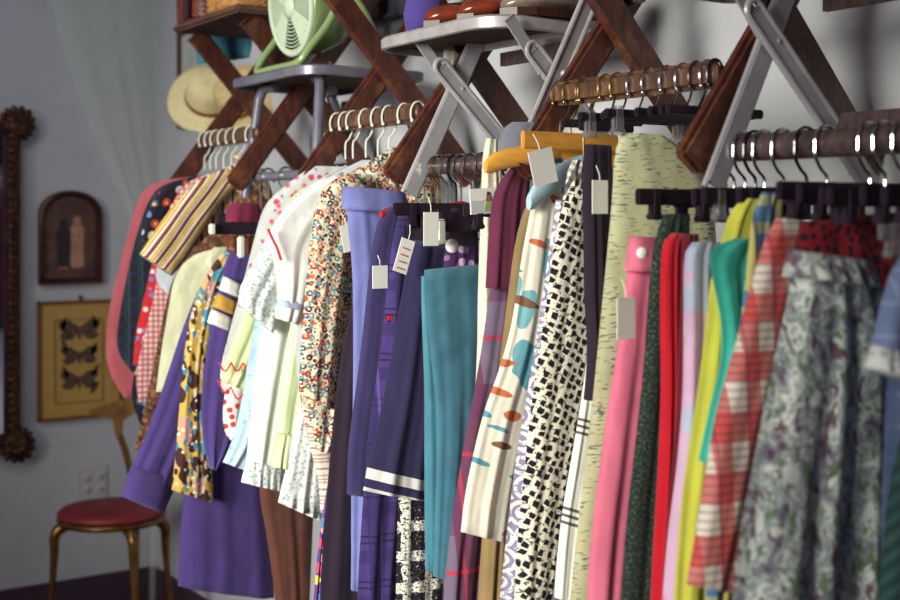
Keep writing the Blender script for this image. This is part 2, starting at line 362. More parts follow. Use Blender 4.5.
# ---------------------------------------------------------------- on the seats
def woven_box(t, name, c, s, mat, nu=56, nv=12, a=.0035):
    """basket wall: a rounded rectangle whose surface goes over and under like wicker"""
    bm = bmesh.new(); rings = []; W, Dp, H = s
    def rr(k):
        th = 2*PI*k/nu; ct, st = math.cos(th), math.sin(th); p = 5
        q = (abs(ct)**p+abs(st)**p)**(-1/p); return ct*q, st*q
    for j in range(nv*3+1):
        z = c[2]+H*j/(nv*3); ring = []
        for k in range(nu*2):
            x, y = rr(k/2); b = a*math.sin(PI*j/1.5)*(1 if (k//2) % 2 else -1); f = 1+.04*j/(nv*3)
            ring.append(bm.verts.new((c[0]+x*(W/2*f+b), c[1]+y*(Dp/2*f+b), z)))
        rings.append(ring)
    n = nu*2
    for A, B in zip(rings, rings[1:]):
        for k in range(n): bm.faces.new((A[k], A[(k+1) % n], B[(k+1) % n], B[k]))
    bm.faces.new(rings[0][::-1]); bm.faces.new(rings[-1]); return obj(name, bm, mat, t, True)
m_wick = M_plain('tan_wicker', (176, 128, 70), .6, c2=(128, 84, 46), sc=60); m_wick2 = M_plain('reddish_wicker', (112, 52, 34), .5, c2=(60, 28, 24), sc=60); m_leather = M_plain('dark_leather', (44, 22, 30), .3)
t = thing('wicker_basket', (.065, HY, 1.767), 'dark reddish woven basket with a leather strap on the wooden seat above the hats', 'basket')
woven_box(t, 'basket_body', (.072, HY+.02, 1.767), (.16, .17, .14), m_wick2); box('strap', (.098, HY-.072, 1.835), (.035, .008, .135), m_leather, t, .002)
t = thing('wicker_basket', (.25, HY, 1.767), 'tan wicker basket standing beside the dark basket on the wooden seat', 'basket')
woven_box(t, 'basket_body', (.262, HY+.02, 1.767), (.17, .17, .14), m_wick); box('lid', (.262, HY+.02, 1.914), (.19, .19, .012), m_wick, t, .004)
# fan: the drum faces the room
m_fan = M_plain('pale_green_enamel', (134, 154, 104), .22, .1, .6); m_grille = M_plain('white_green_enamel', (186, 200, 176), .3)
fc = Vector((.47, -.305, 1.752)); t = thing('desk_fan', (fc.x, fc.y, 1.612), 'round vintage pale green electric fan with a white-green grille on a tubular stand', 'fan')
aim = Vector((-.02, -1, -.10)).normalized(); R = axis_R(aim, (0,0,1))
bm = bmesh.new(); add_lathe(bm, [(.02, -.125), (.055, -.118), (.082, -.095), (.1, -.05), (.106, -.01), (.108, .006), (.104, .012), (.099, .006), (.096, -.02), (.02, -.03)], fc, R, 48); obj('housing', bm, m_fan, t, True)
bm = bmesh.new(); ring = [fc + R @ Vector((.1*math.cos(2*PI*k/40), .1*math.sin(2*PI*k/40), .012)) for k in range(40)]; add_tube(bm, ring, .006, 8, True)
for q in range(9): add_tube(bm, [fc + R @ Vector(((.03+.0078*q)*math.cos(2*PI*k/32), (.03+.0078*q)*math.sin(2*PI*k/32), .014)) for k in range(32)], .0016, 5, True)
for q in range(4):
    a0 = PI/4+q*PI/2+.0
    for da in (-.28, -.14, 0, .14, .28): 
        aa = a0+da; w_ = Vector((math.cos(aa), math.sin(aa), 0)); add_bar(bm, fc+R@(w_*.026+Vector((0,0,.017))), fc+R@(w_*.099+Vector((0,0,.015))), R@Vector((-w_.y, w_.x, 0)), .011, .002, 0)
obj('grille', bm, m_grille, t, 'auto')
bm = bmesh.new(); add_lathe(bm, [(.0, .024), (.012, .023), (.024, .019), (.026, .012), (0, .012)], fc, R, 24); obj('grille_cap', bm, m_grille, t, True)
for k in range(3):
    bm = bmesh.new(); a = 2*PI*k/3; P = [(.012, -.01), (.05, -.035), (.085, -.03), (.09, .0), (.075, .03), (.04, .022), (.012, .01)]
    add_poly(bm, [fc+R@(Matrix.Rotation(a, 3, 'Z')@Vector((x, y, -.006+y*.35))) for x, y in P], R@Vector((0,0,.0015))); obj('blade', bm, m_grey, t)
def stand(x0, lean):
    P = []
    for k in range(21):
        a = PI*(-.5)+PI*k/10*.5*2*.5; 
    y0, y1, zt, zb = fc.y-.045, fc.y+.125, fc.z-.0, 1.621
    return P
for sx in (-1, 1):
    x0 = fc.x+sx*.113; zb = 1.618; pts = [(fc.x+sx*.1, fc.y+.045, fc.z+.03), (x0, fc.y+.04, fc.z), (x0+sx*.004, fc.y+.015, fc.z-.05), (x0, fc.y-.025, 1.65), (x0-sx*.008, fc.y-.04, 1.626), (x0-sx*.03, fc.y-.045, zb), (fc.x+sx*.03, fc.y-.045, zb)]
    if sx == 1: loopA = pts
    else: loopB = pts
def cr(P, n=6):
    P = [Vector(p) for p in P]; out = []
    for i in range(len(P)-1):
        a, b, c, d = P[max(i-1, 0)], P[i], P[i+1], P[min(i+2, len(P)-1)]
        for k in range(n):
            s = k/n; out.append(.5*((2*b)+(c-a)*s+(2*a-5*b+4*c-d)*s*s+(3*b-a-3*c+d)*s**3))
    return out+[P[-1]]
tube('stand_front_loop', cr(loopA+loopB[::-1]), .0085, m_fan, t, 12)
tube('stand_rear_loop', cr([(fc.x+s*p, fc.y+y, z) for s, p, y, z in ((1, .1, .05, fc.z+.03), (1, .12, .09, fc.z-.01), (1, .118, .135, 1.66), (1, .1, .15, 1.622), (1, .05, .15, 1.618), (-1, .05, .15, 1.618), (-1, .1, .15, 1.622), (-1, .118, .135, 1.66), (-1, .12, .09, fc.z-.01), (-1, .1, .05, fc.z+.03))]), .0085, m_fan, t, 12)
# shoes
m_tan = M_plain('brown_leather', (124, 52, 30), .2, 0, .6, c2=(92, 38, 24), sc=20); m_cream = M_plain('white_leather', (214, 210, 200), .4); m_grlea = M_plain('grey_metallic_leather', (150, 132, 118), .25, .3, c2=(112, 94, 86), sc=30); m_sole = M_plain('dark_sole', (54, 26, 20), .4)
def shoe(X, ytoe, z0, label, toe, vamp, L=.235, wd=.085, ang=0):
    t = thing('shoe', (X, ytoe+.02, z0), label, 'shoe', None); Rz = Matrix.Rotation(ang, 3, 'Z')
    S = [(0, .010, .012, .022), (.012, .55, .01, .034), (.04, .86, .008, .044), (.075, 1, .008, .05), (.11, .92, .008, .06), (.15, .78, .010, .075), (.19, .74, .012, .078), (.22, .62, .012, .074), (L, .25, .014, .07)]
    def loft(i0, i1, grow=0):
        bm = bmesh.new(); rings = []
        for s, wf, zb, zt in S[i0:i1]:
            r = []
            for k in range(20):
                a = 2*PI*k/20; x = math.cos(a)*wd/2*wf*(1+grow)*(1 if math.sin(a) < 0 else (1-.35*math.sin(a)**2)); y = s; zz = zb if math.sin(a) < -.0 and False else (zb+zt)/2+math.sin(a)*(zt-zb)/2*(1+grow)
                r.append(bm.verts.new(Rz@Vector((x, y, zz))+Vector((X, ytoe, z0))))
            rings.append(r)
        for A, B in zip(rings, rings[1:]):
            for k in range(20): bm.faces.new((A[k], A[(k+1) % 20], B[(k+1) % 20], B[k]))
        bm.faces.new(rings[0][::-1]); bm.faces.new(rings[-1]); return bm
    obj('upper', loft(0, 9), vamp, t, True); 
    if toe: obj('toe_cap', loft(0, 4, .06), toe, t, True, label='brown leather toe cap'); obj('heel_counter', loft(6, 9, .05), toe, t, True, label='brown leather heel')
    bm = bmesh.new(); P = [(-.5*wf*wd*1.06, s-(.004 if i == 0 else 0)) for i, (s, wf, a, b) in enumerate(S)]; P = P+[(-x, y) for x, y in P[::-1]]
    add_poly(bm, [Rz@Vector((x, y, 0))+Vector((X, ytoe, z0)) for x, y in P], (0,0,.012)); obj('sole', bm, m_sole, t)
    for k in range(3):
        y = .10+.018*k; zz = .062+.006*k; tube('lace', [Rz@Vector((x, y, zz-abs(x)*.25))+Vector((X, ytoe, z0)) for x in (-.018, 0, .018)], .0018, m_cream, t, 5)
    return t
ZS = 1.6225
shoe(1.095, -.375, ZS, 'white saddle shoe with a brown toe cap, beside the violet pouch', m_tan, m_cream); shoe(1.185, -.368, ZS, 'white saddle shoe with a brown toe cap, between its mate and the grey shoe', m_tan, m_cream)
shoe(1.272, -.345, ZS, 'grey-brown metallic leather shoe with a cream bow behind the steel leg', None, m_grlea, ang=-.02)
m_violet = M_solid('violet_cloth', (70, 56, 128)); bm = bmesh.new(); add_lathe(bm, [(.02, 0), (.036, .006), (.04, .03), (.034, .06), (.012, .08), (.018, .1)], (1.03, -.335, ZS), None, 20, .75, 1, lambda f, j: .003*math.sin(20*f)); o = obj('cloth_pouch', bm, m_violet, None, True); tag(o, 'small violet cloth pouch beside the brown toe of a saddle shoe', 'pouch')
# lace under the steel seat
m_lace = M_floral('white_lace', (224, 224, 214), [(90, .25, [(190, 194, 190), (236, 236, 226)]), (160, .2, [(170, 175, 175)], .6)])
one_piece('lace_cloth', 'small white lace cloth hanging under the steel seat with the shoes', 'lace', m_lace, 1.0, [(444, 50), (443, 60), (446, 74)], [(463, 52), (461, 62), (458, 72)], hy=HY+.14, th=.006, amp=.003, rows=14, cols=14)
# ---------------------------------------------------------------- on the long wall behind the chairs
m_frame = M_wood('picture_frame_wood', (92, 60, 40), (70, 44, 32), (110, 76, 50)); m_paper = M_plain('pale_print', (184, 186, 180), .7, c2=(160, 164, 162), sc=9)
def wall_frame(label, u0, u1, v0, v1, fr, art, cat='picture frame', fw=.014, kind='picture_frame'):
    a, b = PY(u0, v0, -.012), PY(u1, v1, -.012); t = thing(kind, ((a.x+b.x)/2, -.01, b.z), label, cat); cx, cz, w_, h = (a.x+b.x)/2, (a.z+PY(u0, v1, -.012).z)/2, b.x-a.x, a.z-PY(u0, v1, -.012).z
    box('artwork', (cx, -.006, cz), (w_-fw, .006, h-fw), art, t)
    bm = bmesh.new()
    for s in (-1, 1): add_box(bm, (cx+s*(w_/2-fw/2), -.011, cz), (fw, .02, h), None, .002); add_box(bm, (cx, -.011, cz+s*(h/2-fw/2)), (w_-2*fw, .02, fw), None, .002)
    obj('frame', bm, fr, t, 'auto'); return t
wall_frame('thin brown picture frame with a pale print behind the straw hats', 179, 222, 32, 129, m_frame, m_paper)
wall_frame('small grey plaque high on the wall between two wooden chairs', 366, 402, -30, 24, m_grey, M_plain('plaque_grey', (104, 98, 104), .5), 'plaque', .008, 'wall_plaque')
m_teal0 = M_solid('teal_scarf_cloth', (54, 112, 128)); o = sheet('scarf', m_teal0, None, .10, [(196, 30), (195, 45), (197, 64)], [(252, 32), (252, 48), (249, 58)], th=.012, k=6, amp=.006, hy=-.12, yaw=-50, rows=16); tag(o, 'teal blue cloth hanging behind the basket seat above the straw hats', 'scarf')
m_straw = M_plain('straw', (212, 198, 152), .7, c2=(198, 182, 136), sc=90, bump=.3); m_band = M_plain('hat_band', (120, 66, 36), .6); m_straw2 = M_plain('golden_straw', (190, 168, 120), .7, c2=(168, 144, 96), sc=90, bump=.3)
def hat(c, nrm, label, mt, r=.115, s=1):
    R = axis_R(nrm); t = thing('straw_hat', c, label, 'hat', None); bm = bmesh.new()
    add_lathe(bm, [(r, -.004), (r*.98, .002), (r*.75, .008), (r*.58, .012), (r*.56, .03), (r*.52, .07), (r*.42, .09), (r*.2, .096), (0.001, .094)], c, R, 44, 1, 1, lambda f, j: (.014*math.sin(4*PI*f+1) if j < 3 else 0)); obj('brim_and_crown', bm, mt, t, True)
    bm = bmesh.new(); add_lathe(bm, [(r*.575, .013), (r*.585, .014), (r*.575, .028), (r*.56, .028)], c, R, 44); obj('hat_band', bm, m_band, t, True, label='brown hat band'); return t
hc = PY(209, 101, -.09); hat(hc, (.80, -.30, .52), 'large cream straw hat with a thin brown band hanging beside the picture frame', m_straw, .118)
hc = PY(244, 100, -.05); hat(hc, (.5, -.85, .2), 'golden straw hat half hidden behind the crossed wooden legs', m_straw2, .10)
# ---------------------------------------------------------------- end wall
def EX(u, v, off=.0): return PX(u, v, XE+off)
# butterfly print
m_mat = M_plain('ochre_mount', (176, 140, 72), .7, c2=(166, 130, 66), sc=20); m_gold2 = M_plain('thin_brown_gilt', (118, 74, 38), .4, .2); m_moth = M_plain('moth_brown', (58, 38, 40), .7, c2=(98, 74, 56), sc=70); m_mat2 = M_plain('inner_mount', (188, 154, 82), .7)
a, b = EX(38, 302, .02), EX(123, 415, .02); cy, cz, W, H = (a.y+b.y)/2, (a.z+b.z)/2, b.y-a.y, a.z-b.z
t = thing('framed_butterfly_print', (XE+.01, cy, b.z), 'framed print of dark butterflies on an ochre mount, above the gold chair', 'picture')
box('mount', (XE+.008, cy, cz), (.01, W-.01, H-.01), m_mat, t)
bm = bmesh.new()
for s in (-1, 1): add_box(bm, (XE+.011, cy+s*(W/2-.005), cz), (.022, .010, H), None, .002); add_box(bm, (XE+.011, cy, cz+s*(H/2-.005)), (.022, W, .010), None, .002)
obj('frame', bm, m_gold2, t, 'auto'); box('hanging_hook', (XE+.008, cy, cz+H/2+.008), (.006, .01, .018), m_gold2, t, .002)
iw, ih = W*.56, H*.70
bm = bmesh.new()
for s in (-1, 1): add_box(bm, (XE+.0135, cy+s*iw/2-.004, cz-.004), (.001, .003, ih)); add_box(bm, (XE+.0135, cy-.004, cz-.004+s*ih/2), (.001, iw, .003))
obj('mount_line', bm, m_moth, t)
def moth(cy_, cz_, s, up=1, label=None):
    bm = bmesh.new(); half = [(0, .25), (.15, .35), (.5, .62), (.95, .6), (1, .35), (.75, 0), (.95, -.25), (.7, -.5), (.3, -.42), (.12, -.1), (.05, -.45), (0, -.5)]
    P = half+[(-x, y) for x, y in half[::-1][1:-1]]; add_poly(bm, [(XE+.0132, cy_+x*s, cz_+y*s*.85*up) for x, y in P], (.0012, 0, 0)); obj('butterfly', bm, m_moth, t)
moth(cy-.004, cz+.092, .068); moth(cy-.004, cz+.010, .060); moth(cy-.004, cz-.070, .062)
def wing(cy_, cz_, s, ang):
    bm = bmesh.new(); P = [(0, -.9), (.3, -.4), (.35, .2), (.15, .8), (0, 1), (-.2, .6), (-.3, 0), (-.2, -.6)]; ca, sa = math.cos(ang), math.sin(ang)
    add_poly(bm, [(XE+.0132, cy_+(x*ca-y*sa)*s, cz_+(x*sa+y*ca)*s) for x, y in P], (.0012, 0, 0)); obj('butterfly_wing', bm, m_moth, t)
for yy, zz, an in ((-.052, .115, -.3), (.050, .118, .3), (-.048, .045, .4), (.046, .03, -.4), (-.045, -.04, .4), (.05, -.04, -.6), (.048, -.095, -.6)): wing(cy-.004+yy, cz+zz, .026, an)
# arched picture of two standing figures
a, b = EX(40, 190, .03), EX(103, 283, .03); cy, cz, W, H = (a.y+b.y)/2, (a.z+b.z)/2, b.y-a.y, a.z-b.z
t = thing('arched_picture', (XE+.01, cy, b.z), 'dark arched gilt icon picture of two standing figures above the butterfly print', 'picture')
def arch(w_, h, z0):
    r = w_/2; P = [(-r, z0), (r, z0)]; P += [(r*math.cos(x), z0+h-r*.75+r*.75*math.sin(x)) for x in [PI*k/14 for k in range(15)]]; return P
m_ic = M_plain('aged_painting', (92, 62, 50), .5, c2=(62, 40, 38), sc=14); m_icf = M_plain('carved_dark_gilt', (86, 48, 30), .4, .35, c2=(44, 24, 22), sc=40, bump=1); m_robe = M_plain('faded_robe', (176, 130, 106), .6, c2=(136, 96, 80), sc=30); m_robe2 = M_plain('dark_robe', (40, 28, 34), .6)
bm = bmesh.new(); O, I = arch(W, H, 0), arch(W-.036, H-.036, .018); n = len(O)
vo = [[bm.verts.new((XE+x, cy+p[0], b.z+p[1])) for p in Q] for x, Q in ((.0, O), (.026, O), (.030, [( (o[0]+i[0])/2, (o[1]+i[1])/2) for o, i in zip(O, I)]), (.014, I), (.0, I))]
for A, B in zip(vo, vo[1:]+vo[:1]):
    for i in range(n): bm.faces.new((A[i], A[(i+1) % n], B[(i+1) % n], B[i]))
obj('frame', bm, m_icf, t, 'auto'); bm = bmesh.new(); add_poly(bm, [(XE+.004, cy+x, b.z+z) for x, z in arch(W-.034, H-.034, .017)], (.006, 0, 0)); obj('painting', bm, m_ic, t)
for dy, h, mm in ((-.022, .155, m_robe2), (.022, .165, m_robe)):
    P = [(-.022, 0), (.022, 0), (.02, .5), (.026, .72), (.012, .84), (.012, .95), (0, 1), (-.012, .95), (-.012, .84), (-.024, .72), (-.018, .5)]
    bm = bmesh.new(); add_poly(bm, [(XE+.0105, cy+dy+x, b.z+.055+y*h) for x, y in P], (.0012, 0, 0)); obj('painted_figure', bm, mm, t)
for dy in (-.03, -.014, .012, .028):
    bm = bmesh.new(); add_poly(bm, [(XE+.0104, cy+dy+x, b.z+.05+y) for x, y in ((-.005, 0), (.005, 0), (.005, .07), (-.005, .07))], (.001, 0, 0)); obj('painted_leg', bm, m_robe, t)
# mirror
m_mirror = M_plain('mirror_glass', (150, 150, 170), .08, 1)
a, b = EX(-95, 116, .05), EX(21, 448, .05); cy, cz, W, H = (a.y+b.y)/2, (a.z+b.z)/2, b.y-a.y, a.z-b.z
t = thing('ornate_mirror', (XE+.03, cy, b.z), 'ornate carved gilt mirror with a dark glass on the far wall', 'mirror')
box('mirror_glass', (XE+.02, cy, cz), (.012, W-.05, H-.05), m_mirror, t)
bm = bmesh.new()
for s in (-1, 1): add_box(bm, (XE+.03, cy+s*(W/2-.022), cz), (.05, .044, H), None, .012, 3); add_box(bm, (XE+.03, cy, cz+s*(H/2-.022)), (.05, W, .044), None, .012, 3)
rnd = random.Random(3)
for s in (-1, 1):
    for k in range(44):
        z = cz-H/2+H*k/43; bmesh.ops.create_uvsphere(bm, u_segments=8, v_segments=5, radius=.0085+.003*(k % 2), matrix=Matrix.Translation((XE+.056, cy+s*(W/2-.030), z)))
    for k in range(16): bmesh.ops.create_uvsphere(bm, u_segments=8, v_segments=5, radius=.010, matrix=Matrix.Translation((XE+.056, cy-W/2+W*k/15, cz+s*(H/2-.02))))
obj('frame', bm, m_gold, t, 'auto')
for sy in (-1, 1):
    for sz in (-1, 1):
        bm = bmesh.new(); c0 = Vector((XE+.04, cy+sy*(W/2-.018), cz+sz*(H/2-.018)))
        bmesh.ops.create_uvsphere(bm, u_segments=14, v_segments=8, radius=.034, matrix=Matrix.Translation(c0) @ Matrix.Diagonal((.7, 1, 1, 1)))
        for k in range(11):
            an = math.atan2(sz, sy)+(k-5)*.40; rr = .054-.003*abs(k-5); c1 = c0+Vector((.0, math.cos(an)*rr, math.sin(an)*rr))
            bmesh.ops.create_uvsphere(bm, u_segments=10, v_segments=6, radius=.017-.001*abs(k-5), matrix=Matrix.Translation(c1) @ Matrix.Rotation(an, 4, 'X') @ Matrix.Diagonal((.8, 1.3, .8, 1)))
            add_tube(bm, [c0+Vector((.02, math.cos(an)*.02, math.sin(an)*.02)), c1+Vector((.012, 0, 0))], .006, 6)
        obj('corner_ornament', bm, m_gold, t, True)
# socket plate
m_plate = M_plain('socket_plastic', (176, 172, 180), .4); a, b = EX(80, 468, .006), EX(107, 498, .006); cy, cz = (a.y+b.y)/2, (a.z+b.z)/2
t = thing('socket_plate', (XE+.004, cy, b.z), 'pale double wall socket plate behind the gold chair', 'wall socket'); box('plate', (XE+.004, cy, cz), (.008, b.y-a.y, a.z-b.z), m_plate, t, .002)
for dy in (-.021, .021):
    for dz in (-.02, .02):
        bm = bmesh.new(); add_lathe(bm, [(.013, 0), (.013, .003), (.011, .0045), (0.0005, .0045)], (XE+.008, cy+dy, cz+dz), axis_R((1,0,0)), 18); s_ = obj('socket', bm, m_plate, t, 'auto')
        for q in (-.004, .004): box('slot', (XE+.0128, cy+dy+q, cz+dz+.001), (.001, .002, .007), m_ink, s_)
# gold chair with a red seat
m_brz = M_plain('old_gold', (124, 88, 40), .3, .7, c2=(88, 60, 32), sc=20); m_red = M_plain('red_velvet', (122, 28, 38), .55, c2=(100, 20, 32), sc=12)
def at_z(u, v, z):
    r = ray(u, v); return CAM + r*((z-CAM.z)/r.z)
ZC = .45; c = at_z(112, 512, ZC); ch = c
t = thing('gold_chair', (c.x, c.y, 0), 'slim gold metal chair with a round red seat against the far wall', 'chair')
axr = RT; axd = D
bm = bmesh.new(); add_lathe(bm, [(.0005, -.012), (.13, -.012), (.150, -.006), (.154, .004), (.142, .014), (.09, .02), (.0005, .022)], c, Matrix((axr, axd, Vector((0,0,1)))).transposed(), 40, 1.0, .95); obj('seat', bm, m_red, t, True)
bm = bmesh.new(); add_lathe(bm, [(.12, -.026), (.152, -.024), (.156, -.010), (.13, -.010)], c, Matrix((axr, axd, Vector((0,0,1)))).transposed(), 40, 1, .95); obj('seat_ring', bm, m_brz, t, True)
for q, (a0, d0) in enumerate(((-.135, -.05), (.085, -.115), (.13, .04), (.03, .12))):
    p0 = c+axr*a0+axd*d0+Vector((0,0,-.02)); out = (axr*a0+axd*d0).normalized(); ft = Vector((p0.x, p0.y, 0))+out*.075
    pts = cr([p0-out*.03+Vector((0,0,.0)), p0+out*.012+Vector((0,0,-.03)), p0+out*.016+Vector((0,0,-.10)), p0+out*.03+Vector((0,0,-.25)), ft+Vector((0,0,.012))], 7); n = len(pts)
    tube('leg', pts, .01, m_brz, t, 10, rr=[.020-.013*min(1, i/n*1.4) for i in range(n)])
pb = c+axr*.028+axd*.125; top = on_plane(119, 412, pb, D)
tube('back_post', cr([pb+Vector((0,0,-.02)), pb+Vector((0,0,.06))+axr*-.002, (pb*.45+top*.55)+axr*.002, top+Vector((0,0,-.05))-axr*.004, top+axr*-.01]), .01, m_brz, t, 10, rr=None)
bm = bmesh.new(); P = [(-.075, -.02), (-.045, -.032), (-.012, -.04), (.0, -.10), (.012, -.10), (.018, -.045), (.06, -.02), (.10, .012), (.10, .03), (.05, .024), (0, .014), (-.04, .0), (-.075, -.010)]
add_poly(bm, [top+axr*(x-.005)+Vector((0,0,z+.02))-axd*.008+axd*abs(x)*-.25 for x, z in P], axd*.016); obj('backrest', bm, m_brz, t, 'auto')
# sheer curtain gathered into the corner
def sheer():
    s = NT('sheer_voile', .9); s.b.inputs['Base Color'].default_value = lin((232, 238, 228)); tr = s.n('ShaderNodeBsdfTransparent'); ad = s.n('ShaderNodeMixShader'); tl = s.n('ShaderNodeBsdfTranslucent'); tl.inputs[0].default_value = lin((232, 238, 228)); m2 = s.n('ShaderNodeMixShader')
    m2.inputs[0].default_value = .45; s.t.links.new(s.b.outputs[0], m2.inputs[1]); s.t.links.new(tl.outputs[0], m2.inputs[2])
    ad.inputs[0].default_value = .22; s.t.links.new(tr.outputs[0], ad.inputs[1]); s.t.links.new(m2.outputs[0], ad.inputs[2]); s.t.links.new(ad.outputs[0], s.t.nodes['Material Output'].inputs[0]); return s.mat
o = sheet('sheer_curtain', sheer(), None, XE+.05, [(24, -180), (45, -20), (72, 80), (100, 150), (132, 225), (150, 300), (150, 420), (150, 560), (148, 636)], [(170, -180), (170, -20), (169, 80), (168, 150), (167, 225), (166, 300), (170, 420), (180, 560), (182, 636)], hy=-.2, th=.012, k=4, amp=.011, rows=40, cols=70)
tag(o, 'sheer white curtain falling in a diagonal sweep down the corner', 'curtain')
# ---------------------------------------------------------------- hangers
ZW, ZM, ZN = 1.488, 1.393, 1.393     # axis heights: wooden rungs, steel rung, the thick rung nearest the camera
def hanger(kind, xs, zr, label, mt=None, body=None, half=.17, yaw=0, zb=None, r=None, hookside=1, lean=0, clips=None, drop=.05, bh=None, hh=None):
    if zr == ZW and hookside == 1: hookside = -1
    nobar = kind == 'bar'; kind = 'clip' if nobar else kind; bh = bh or (.012 if zr == ZW else .020); ry = .0212 if zr == ZW else None
    ax, nn = hang_axes(yaw); body = body or m_black; mt = mt or m_chrome
    r = r or (.0152 if zr == ZW else (.0202 if xs > 1.69 else .0175)); zn = (zb if zb is not None else zr-.07)
    O = Vector((xs, HY, 0)); t = thing('clothes_hanger', (xs, HY, zr), label, 'hanger', 'hangers on the chair rungs')
    def P(a, z): return O+ax*a+nn*(lean*(z-zr))+Vector((0,0,z))
    pts = [P(hookside*r*math.cos(math.radians(d)), zr+(ry or r)*math.sin(math.radians(d))) for d in range(-35 if kind != 'x' else 0, 200, 16)]
    pts = [p for p in pts]; last = 198; pts += [P(-hookside*r*.97, zr-(ry or r)*.75), P(-hookside*r*.5, zr-(ry or r)*1.45), P(0, zr-(ry or r)*1.9), P(0, zn)]
    if pts[-2].z <= pts[-1].z: pts = pts[:-1]; zn = min(zn, pts[-1].z)
    hk = tube('hook', cr(pts[:], 3), .0018 if mt == m_white else (.0016 if zr == ZW else .0021), mt, t, 8)
    bm = bmesh.new(); bmesh.ops.create_uvsphere(bm, u_segments=8, v_segments=6, radius=.0034, matrix=Matrix.Translation(pts[0])); obj('hook_tip', bm, mt, t, True)
    if kind == 'clip':
        bm = bmesh.new(); R = Matrix((ax, Vector((0,0,1)), nn)).transposed() ; add_box(bm, P(0, zn-.006), (half*2, bh, .008), R, .002); obj('bar', bm, body, t, 'auto')
        for s in (() if nobar else (-1, 1)):
            bm = bmesh.new(); add_box(bm, P(s*half*.80, zn-.014), (.016, .036, .012), R, .003); add_box(bm, P(s*half*.80, zn-.030), (.019, .008, .014), R, .002); obj('clip', bm, clips or body, t, 'auto')
    elif kind == 'wire':
        half = min(half, .085); drop = min(drop, .035); zn = min(zn, zr-.083)
        add = [P(0, zn), P(-half, zn-drop), P(-half-.004, zn-drop-.006), P(-half+.006, zn-drop-.011), P(half-.006, zn-drop-.011), P(half+.004, zn-drop-.006), P(half, zn-drop)]
        tube('wire_arms', add, .0018, mt, t, 8, closed=True)
    else:
        for s in (-1, 1):
            pp = cr([P(0, zn+.002), P(s*half*.35, zn-.008), P(s*half*.75, zn-drop*.6), P(s*half, zn-drop)], 6); bm = bmesh.new(); rings = []; n = len(pp); hh = hh or (.0145 if kind == 'wood' else .010)
            for i, p in enumerate(pp):
                th_ = .0065; hgt = hh*(1.0 if i < n-4 else 1.0-.12*(i-n+4)); rings.append([bm.verts.new(p+nn*(th_*math.cos(a))+Vector((0,0,1))*(hgt*math.sin(a))) for a in [2*PI*k/12 for k in range(12)]])
            for A, B in zip(rings, rings[1:]):
                for k in range(12): bm.faces.new((A[k], A[(k+1) % 12], B[(k+1) % 12], B[k]))
            bm.faces.new(rings[0]); bm.faces.new(rings[-1]); obj('arm', bm, body, t, 'auto')
    return t
# ---------------------------------------------------------------- cloths
W_ = (238, 236, 224)
c_salmon = M_solid('salmon_cotton', (186, 92, 104)); c_dkplaid = M_plaid('dark_green_navy_plaid', (30, 30, 46), [('x', .03, .010, 0, (30, 62, 54), .8), ('y', .03, .010, 0, (34, 40, 76), .8), ('x', .03, .002, .02, (84, 92, 110), .7)])
c_dkflor = M_floral('dark_print', (26, 22, 38), [(42, .42, [(178, 60, 52), (98, 130, 178), (206, 200, 196), (60, 96, 120)], .5, (.35, (220, 170, 90)))], .006)
c_redging = M_plaid('red_gingham', (232, 222, 220), [('x', .012, .006, 0, (206, 40, 56), .62), ('y', .012, .006, 0, (206, 40, 56), .62)]); c_redflor = M_floral('red_flower_print', (206, 42, 48), [(64, .36, [(120, 130, 190), (230, 220, 220), (190, 60, 80)], .7)])
c_ltgrey = M_solid('pale_grey_cotton', (196, 204, 212)); c_strp = M_stripes('maroon_yellow_stripe', .024, [(0, (104, 42, 66)), (.26, (232, 222, 208)), (.38, (214, 170, 62)), (.60, (240, 222, 150)), (.68, (104, 42, 66)), (.76, (236, 224, 214)), (.92, (200, 152, 58))], rot=0, warp=.012)
c_strps = M_stripes('maroon_yellow_stripe_sleeve', .024, [(0, (104, 42, 66)), (.26, (232, 222, 208)), (.38, (214, 170, 62)), (.60, (240, 222, 150)), (.68, (104, 42, 66)), (.76, (236, 224, 214)), (.92, (200, 152, 58))], rot=math.radians(38), warp=.008)
c_brlace = M_floral('brown_lace', (104, 64, 46), [(60, .3, [(150, 100, 70), (70, 40, 34)]), (110, .2, [(170, 124, 92)], .6)]); c_cream = M_solid('cream_jacket_cloth', (226, 226, 190)); c_purple = M_solid('purple_wool', (74, 56, 124), .9, .3); c_purple2 = M_plaid('purple_rib_wool', (74, 56, 122), [('x', .02, .002, 0, (66, 48, 112), .7)])
c_yflor = M_floral('gold_brown_teal_print', (206, 170, 84), [(40, .46, [(70, 36, 36), (84, 160, 186), (60, 30, 34), (200, 150, 140), (214, 180, 90), (84, 160, 186)], .85, None, (1, .6, 1), .016), (64, .36, [(66, 32, 34), (220, 190, 170), (60, 130, 160)], .5, None, (1.5, .7, 1), .010), (90, .25, [(236, 226, 200)], .3)])
c_stripecuff = M_solid('cream_knit', W_); c_goldb = M_solid('gold_knit', (196, 150, 64)); c_maroon = M_solid('maroon_felt', (110, 26, 58)); c_brown = M_solid('brown_corduroy', (92, 52, 42)); 
c_rose = M_floral('pink_rose_print', (214, 216, 218), [(58, .34, [(226, 150, 170), (196, 206, 222), (214, 90, 110)], .5, (.4, (206, 70, 90)))]); c_lime = M_solid('pale_lime_cotton', (212, 222, 166)); c_dots = M_floral('red_polka_dot', (232, 226, 224), [(48, .24, [(206, 60, 60), (206, 60, 60)], .8)], .0); c_bging = M_plaid('pale_blue_gingham', (226, 234, 240), [('x', .009, .0045, 0, (150, 186, 214), .5), ('y', .009, .0045, 0, (150, 186, 214), .5)])
